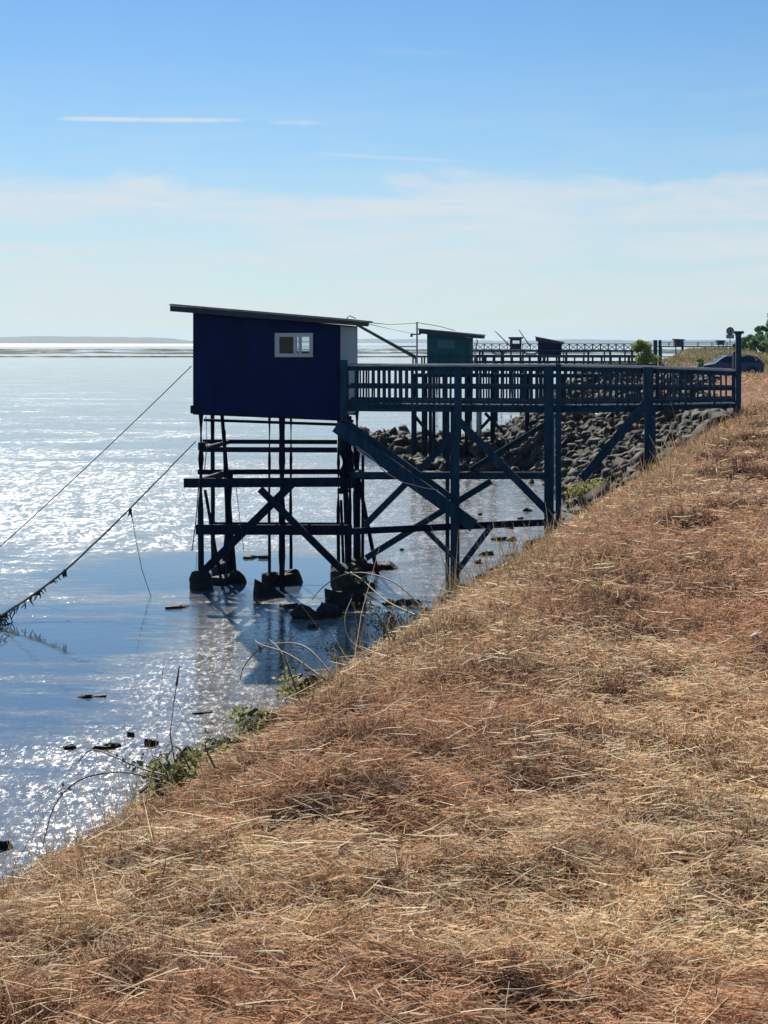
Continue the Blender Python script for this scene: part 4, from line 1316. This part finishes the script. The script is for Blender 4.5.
def straw():
    rnd = np.random.default_rng(5)
    V, Q, T = [], [], []; off = 0

    def push(r):
        nonlocal off
        v, q, t = r
        V.append(v); Q.append(q + off); T.append(t); off += len(v)

    n = 860000
    py = rnd.uniform(374, 1260, n); px = np.where(rnd.random(n) < .66, rnd.uniform(-170, 900, n), rnd.uniform(900, 1700, n))
    Y = EYE * F / (py - HY); X = (px - 384) / F * Y
    s = shore_s(X, Y)
    keep = (s < 1.25) & (Y > 2.3) & (s > -12) & ~((Y > 37.5) & (s > .6))
    X, Y, s = X[keep], Y[keep], s[keep]; n = len(X)
    Z = terrain(X, Y)
    patch = fbm(X * .9, Y * .9, 41, 4)            # pale swathes / brown patches
    clump = fbm(X * 2.6, Y * 2.6, 42, 3)
    tuft = fbm(X * 1.5 + 7, Y * 1.5, 43, 2)
    edge = sstep(-2.6, .4, s)
    kind = rnd.random(n)
    far = np.clip(Y / 36, .1, 1.6)
    length = rnd.lognormal(math.log(.050), .38, n) * (.75 + .9 * far)
    width = np.maximum(rnd.uniform(.0020, .0045, n), Y / F * rnd.uniform(.45, .95, n))
    # leaning angle: most lie flat, some stand
    el = np.where(kind < .62, rnd.normal(.06, .16, n), rnd.uniform(.25, 1.2, n))
    el = np.where(tuft > .78, np.abs(el) + .2, el)
    az = rnd.uniform(0, 2 * PI, n)
    swirl = (fbm(X * .8, Y * .8, 44, 2) - .5) * 9
    az = np.where(rnd.random(n) < .5, swirl + rnd.normal(0, .45, n) + np.where(rnd.random(n) < .5, PI, 0), az)
    direc = np.stack([np.cos(el) * np.cos(az), np.cos(el) * np.sin(az), np.sin(el)], 1)
    h = np.where(kind < .62, rnd.random(n) ** 1.6 * .075, -.01) + np.clip(clump - .5, 0, 1) * .22 * rnd.random(n)
    base = np.stack([X, Y, Z + h], 1) - direc * (length * np.where(kind < .62, .5, 0))[:, None]
    straw_c = np.array([.94, .61, .335]); pale = np.array([.99, .84, .59]); brown = np.array([.55, .285, .16]); dark = np.array([.12, .06, .045]); red = np.array([.56, .275, .165])
    w = rnd.random(n)[:, None]
    tint = np.where(kind[:, None] < .62, straw_c * (1 - w) + pale * w, brown * (1 - w) + straw_c * w)
    m = np.clip((.54 + .09 * np.clip((s + 4.5) / 3.5, -1, 1) - patch) * 5 + rnd.normal(0, .35, n), 0, 1)[:, None]
    tint = tint * (1 - .62 * m) + (red * (1 - w) + brown * w) * .62 * m
    m = np.clip((tuft - .70) * 7 + rnd.normal(0, .2, n), 0, 1)[:, None] * .5
    tint = tint * (1 - m) + dark * m
    m = (edge * np.clip(rnd.normal(.5, .3, n), 0, 1))[:, None]
    grey = np.array([.27, .185, .13])
    tint = tint * (1 - .55 * m) + grey * .55 * m
    tint = tint * np.where(rnd.random((n, 1)) < .16, rnd.uniform(.25, .6, (n, 1)), rnd.uniform(.8, 1.35, (n, 1)))
    push(ribbons(base, direc, length, width, rnd.normal(0, .32, n), np.clip(tint, 0, .96), rnd))
    # long loose stalks lying on top
    n2 = 6600
    k = rnd.integers(0, n, n2)
    az = rnd.uniform(0, 2 * PI, n2); el = rnd.normal(.05, .16, n2)
    L_ = rnd.uniform(.06, .20, n2) * (.8 + .5 * far[k]); d2 = np.stack([np.cos(el) * np.cos(az), np.cos(el) * np.sin(az), np.sin(el)], 1)
    b2 = np.stack([X[k], Y[k], Z[k] + rnd.uniform(.05, .12, n2)], 1) - d2 * (L_ / 2)[:, None]
    t2_ = np.clip((pale * rnd.uniform(.75, 1.1, (n2, 1))), 0, .97)
    push(ribbons(b2, d2, L_, np.maximum(rnd.uniform(.0018, .0036, n2), Y[k] / F * .8), rnd.normal(0, .28, n2), t2_, rnd))
    # dark tussocks of uncut grass
    spots = [(504, 742), (520, 880), (172, 985), (690, 835), (660, 830), (455, 1000), (345, 830), (640, 640), (560, 745), (420, 905), (288, 770), (180, 870), (110, 880), (745, 830), (600, 560), (690, 520), (365, 740), (610, 635)]
    for _ in range(70):
        sy = rnd.uniform(400, 1020); lo_ = max(0.0, 738 - (sy - 408) * 1.55) + 40
        if lo_ < 760: spots.append((rnd.uniform(lo_, 768), sy))
    for sx, sy in spots:
        g_ = ground_hit(sx, sy); m_ = int(rnd.uniform(220, 620))
        r_ = .012 * (sy - HY) ** 0 * g_.y
        a = rnd.uniform(0, 2 * PI, m_); rr = np.sqrt(rnd.random(m_)) * min(.15, r_ * 1.8)
        bx = g_.x + np.cos(a) * rr * 1.5; by = g_.y + np.sin(a) * rr
        bz = terrain(bx, by) - .01
        el = rnd.uniform(.5, 1.5, m_); az = a + rnd.normal(0, .8, m_)
        dd = np.stack([np.cos(el) * np.cos(az), np.cos(el) * np.sin(az), np.sin(el)], 1)
        tt = np.array([.075, .05, .045]) * rnd.uniform(.5, 1.4, (m_, 1)) + brown * (rnd.random((m_, 1)) ** 3) * .5
        push(ribbons(np.stack([bx, by, bz], 1), dd, rnd.uniform(.05, .12, m_), np.maximum(.0022, g_.y / F * .6) * np.ones(m_), rnd.normal(0, .4, m_), tt, rnd))
    o = np_mesh('dry_grass', np.concatenate(V), np.concatenate(Q), M['straw'], tint=np.concatenate(T))
    tag(o, 'mown dry straw coloured grass covering the top of the dyke', 'dry grass', kind='stuff')

    # rougher uncut fringe along the edge of the bank
    V, Q, T = [], [], []; off = 0
    n = 42000
    t = rnd.random(n) ** 1.6
    yy = 2.5 + t * 36; s_ = rnd.normal(.75, .75, n)
    a0 = np.array([-14.9, -41.0]); a1 = np.array([8.6, 37.3]); dv = (a1 - a0) / np.linalg.norm(a1 - a0); nv = np.array([-dv[1], dv[0]])
    bx = a0[0] + (yy - a0[1]) / dv[1] * dv[0] + nv[0] * (s_ - SH_OFF); by = yy + nv[1] * (s_ - SH_OFF)
    cl = fbm(bx * .9, by * .9, 61, 3)
    kp = (rnd.random(n) < np.clip((cl - .36) * 4, 0.12, 1) * np.where(by > 20, .22, .55)) & (by > 2.5)
    bx, by, s_, cl = bx[kp], by[kp], s_[kp], cl[kp]; n = len(bx)
    bz = terrain(bx, by)
    el = rnd.uniform(.7, 1.5, n); az = rnd.uniform(0, 2 * PI, n)
    dd = np.stack([np.cos(el) * np.cos(az), np.cos(el) * np.sin(az), np.sin(el)], 1)
    L_ = rnd.lognormal(math.log(.105), .55, n) * (1 + 1.6 * np.clip(cl - .5, 0, 1)) * (.8 + .5 * np.clip(by / 30, 0, 1))
    green = np.array([.20, .165, .085]); gg = np.array([.46, .30, .185])
    w = np.clip(rnd.normal(.75, .3, n) - (cl - .5) * 3.0, 0, 1)[:, None]
    tint = green * (1 - w) + gg * w
    v = rnd.random((n, 1)); tint = np.where(v < .3, np.array([.40, .29, .16]), tint) * rnd.uniform(.7, 1.2, (n, 1))
    push(ribbons(np.stack([bx, by, bz - .01], 1), dd, L_, np.maximum(.003, by / F * .7), rnd.normal(0, .35, n), tint, rnd))
    o = np_mesh('bank_grass', np.concatenate(V), np.concatenate(Q), M['straw'], tint=np.concatenate(T))
    tag(o, 'rough greenish uncut grass along the edge above the water', 'bank grass', kind='stuff')
    # far grass on the land beyond the jetty
    V, Q, T = [], [], []; off = 0
    n = 60000
    bx = rnd.uniform(8, 50, n); by = rnd.uniform(38, 185, n); s_ = shore_s(bx, by); kp = (s_ < .8) & ~((by > 41) & (by < 84) & (s_ > -1.2))
    bx, by = bx[kp], by[kp]; n = len(bx); bz = terrain(bx, by)
    el = rnd.uniform(.5, 1.5, n); az = rnd.uniform(0, 2 * PI, n)
    dd = np.stack([np.cos(el) * np.cos(az), np.cos(el) * np.sin(az), np.sin(el)], 1)
    cl = fbm(bx * .3, by * .3, 71, 3)[:, None]
    tint = np.where(by[:, None] > 92, np.array([.24, .21, .11]), np.array([.42, .29, .15])) * (.5 + cl) * rnd.uniform(.6, 1.2, (n, 1))
    push(ribbons(np.stack([bx, by, bz - .02], 1), dd, rnd.uniform(.08, .22, n) * np.where(by > 92, 1.6, 1), by / F * .8, rnd.normal(0, .3, n), tint, rnd))
    o = np_mesh('meadow_grass', np.concatenate(V), np.concatenate(Q), M['straw'], tint=np.concatenate(T))
    tag(o, 'rough olive and straw grass on the far part of the dyke', 'meadow grass', kind='stuff')


straw()

# white scrap in the grass
g = ground_hit(755, 648)
mb = MB()
for k in range(3):
    a = k * 2.1
    c = g + Vector((math.cos(a) * .012, math.sin(a) * .012, .05))
    mb.add([c + Vector((-.028, 0, .0)), c + Vector((0, -.022, .02)), c + Vector((.028, .008, .03)), c + Vector((.0, .022, .01)), c + Vector((-.028, 0, .004)), c + Vector((0, -.022, .024)), c + Vector((.028, .008, .034)), c + Vector((.0, .022, .014))],
           [(0, 1, 2, 3), (7, 6, 5, 4), (0, 4, 5, 1), (1, 5, 6, 2), (2, 6, 7, 3), (3, 7, 4, 0)])
tag(mb.build('paper_scrap', M['litter']), 'crumpled white scrap lying in the dry grass at the right', 'litter')

# ------------------------------------------------------------------ air
HAZE = True
if HAZE:
    mb = MB(); x0, x1, y0, y1, z0, z1 = -9500, 9500, -80, 9800, -7.0, 45.0
    mb.box8([(x0, y0, z0), (x1, y0, z0), (x1, y1, z0), (x0, y1, z0), (x0, y0, z1), (x1, y0, z1), (x1, y1, z1), (x0, y1, z1)])
    m = bpy.data.materials.new('haze'); m.use_nodes = True
    nt = m.node_tree; nt.nodes.remove(nt.nodes['Principled BSDF'])
    pv = nt.nodes.new('ShaderNodeVolumePrincipled'); pv.inputs['Color'].default_value = (0.55, 0.78, 1.0, 1); pv.inputs['Density'].default_value = 0.00006
    pv.inputs['Anisotropy'].default_value = 0.3
    nt.links.new(pv.outputs[0], nt.nodes['Material Output'].inputs['Volume'])
    tag(mb.build('haze', m), kind='stuff')

# ------------------------------------------------------------------ sky and sun
SUN_EL, SUN_AZ = 33.5, -15.0        # azimuth from +Y towards +X
world = bpy.data.worlds.new('World'); scene.world = world; world.use_nodes = True
nt = world.node_tree; N, L = nt.nodes, nt.links
bg = N['Background']; bg.inputs['Strength'].default_value = 0.060
sky = N.new('ShaderNodeTexSky'); sky.sky_type = 'NISHITA'; sky.sun_disc = False
sky.sun_elevation = R(SUN_EL); sky.sun_rotation = R(SUN_AZ)
sky.air_density = 1.1; sky.dust_density = 0.05; sky.ozone_density = 4.0; sky.altitude = 0
tc = N.new('ShaderNodeTexCoord'); sep = N.new('ShaderNodeSeparateXYZ'); L.new(tc.outputs['Generated'], sep.inputs[0])
el = math_node('ARCSINE', sep.outputs['Z'])
az = math_node('ARCTAN2', sep.outputs['X'], sep.outputs['Y'])


def sky_noise(sx, sy, scale, detail, rough, off=0.0, dist=0.0):
    cb = N.new('ShaderNodeCombineXYZ'); L.new(math_node('MULTIPLY', az, sx), cb.inputs[0]); L.new(math_node('MULTIPLY', el, sy), cb.inputs[1]); cb.inputs[2].default_value = off
    n = N.new('ShaderNodeTexNoise'); n.inputs['Scale'].default_value = scale; n.inputs['Detail'].default_value = detail; n.inputs['Roughness'].default_value = rough
    n.inputs['Distortion'].default_value = dist
    L.new(cb.outputs[0], n.inputs['Vector']); return n.outputs['Fac']


def ramp(x, a, b, o0=0.0, o1=1.0):
    n = N.new('ShaderNodeMapRange'); n.interpolation_type = 'SMOOTHSTEP'
    n.inputs[1].default_value = a; n.inputs[2].default_value = b; n.inputs[3].default_value = o0; n.inputs[4].default_value = o1
    L.new(x, n.inputs[0]); return n.outputs[0]


# veil of cirrus below about six degrees, ragged upper edge
edge = math_node('ADD', el, math_node('MULTIPLY', math_node('SUBTRACT', sky_noise(1.0, 3.0, 9.0, 7, .6, 1.3, .5), .5), 0.055))
veil = math_node('MAXIMUM', ramp(edge, R(6.5), R(5.5)), ramp(el, R(12.5), R(4.5), 0, .38))
wisps = sky_noise(1.0, 7.0, 9.0, 6, .6, 4.2, .6)
veil = math_node('MULTIPLY', veil, ramp(wisps, .3, .7, .52, 1.0))
high = math_node('MULTIPLY', ramp(sky_noise(1.0, 9.0, 4.0, 6, .6, 8.5, .8), .56, .8, 0, .35), ramp(el, R(14), R(7)))
fac = math_node('MULTIPLY', math_node('MAXIMUM', veil, high), .88)
# two contrail streaks
def streak(az0, az1, e0, slope, half, amp, off):
    c = math_node('ADD', e0, math_node('MULTIPLY', math_node('SUBTRACT', az, az0), slope))
    d = math_node('ABSOLUTE', math_node('SUBTRACT', el, c))
    s_ = ramp(d, half, 0.0)
    s_ = math_node('MULTIPLY', s_, math_node('MULTIPLY', ramp(az, az0, az0 + .02), ramp(az, az1, az1 - .03)))
    return math_node('MULTIPLY', math_node('MULTIPLY', s_, ramp(sky_noise(1, 1, 30, 3, .6, off), .3, .6, .35, 1)), amp)


A = lambda px: math.atan((px - 384) / F)
E = lambda y: math.atan((HY - y) / F)
fac = math_node('MAXIMUM', fac, streak(A(45), A(262), E(123.5), .012, .0027, .85, 2.0))
fac = math_node('MAXIMUM', fac, streak(A(255), A(350), E(122.5), -.01, .0030, .55, 3.0))
fac = math_node('MAXIMUM', fac, streak(A(295), A(500), E(152.5), -.055, .0034, .42, 5.0))
mx = N.new('ShaderNodeMix'); mx.data_type = 'RGBA'; mx.inputs[7].default_value = (9.2, 9.9, 10.4, 1)
tn = N.new('ShaderNodeMix'); tn.data_type = 'RGBA'; tn.blend_type = 'MULTIPLY'; tn.inputs[0].default_value = 1.0; tn.inputs[7].default_value = (0.74, 1.0, 1.20, 1)
L.new(sky.outputs[0], tn.inputs[6])
L.new(fac, mx.inputs[0]); L.new(tn.outputs[2], mx.inputs[6]); L.new(mx.outputs[2], bg.inputs['Color'])

sun = bpy.data.lights.new('sun', 'SUN'); sun.energy = 5.0; sun.angle = R(0.53); sun.color = (1.0, 0.93, 0.82)
so = bpy.data.objects.new('sun', sun); COL.objects.link(so)
d = Vector((math.sin(R(SUN_AZ)) * math.cos(R(SUN_EL)), math.cos(R(SUN_AZ)) * math.cos(R(SUN_EL)), math.sin(R(SUN_EL))))
so.rotation_euler = d.to_track_quat('Z', 'Y').to_euler(); so.location = (0, 0, 30)

# ------------------------------------------------------------------ camera
cam = bpy.data.cameras.new('camera'); co = bpy.data.objects.new('camera', cam); COL.objects.link(co)
co.location = (0, 0, EYE); co.rotation_euler = (PI / 2, 0, 0)
cam.sensor_width = 36; cam.sensor_fit = 'AUTO'; cam.lens = 36 * F / 1024
cam.shift_y = -(512 - HY) / 1024
cam.clip_start = 0.1; cam.clip_end = 40000
scene.camera = co

vs_ = scene.view_settings
vs_.view_transform = 'Standard'; vs_.look = 'None'; vs_.gamma = 1.0; vs_.exposure = 0.38; vs_.use_curve_mapping = False
scene.render.engine = 'CYCLES'
cy = scene.cycles
cy.use_denoising = True
cy.max_bounces = 6; cy.diffuse_bounces = 2; cy.glossy_bounces = 3; cy.transmission_bounces = 4; cy.transparent_max_bounces = 8; cy.volume_bounces = 0
cy.caustics_reflective = False; cy.caustics_refractive = False
cy.sample_clamp_indirect = 6
scene.render.resolution_x = 768; scene.render.resolution_y = 1024
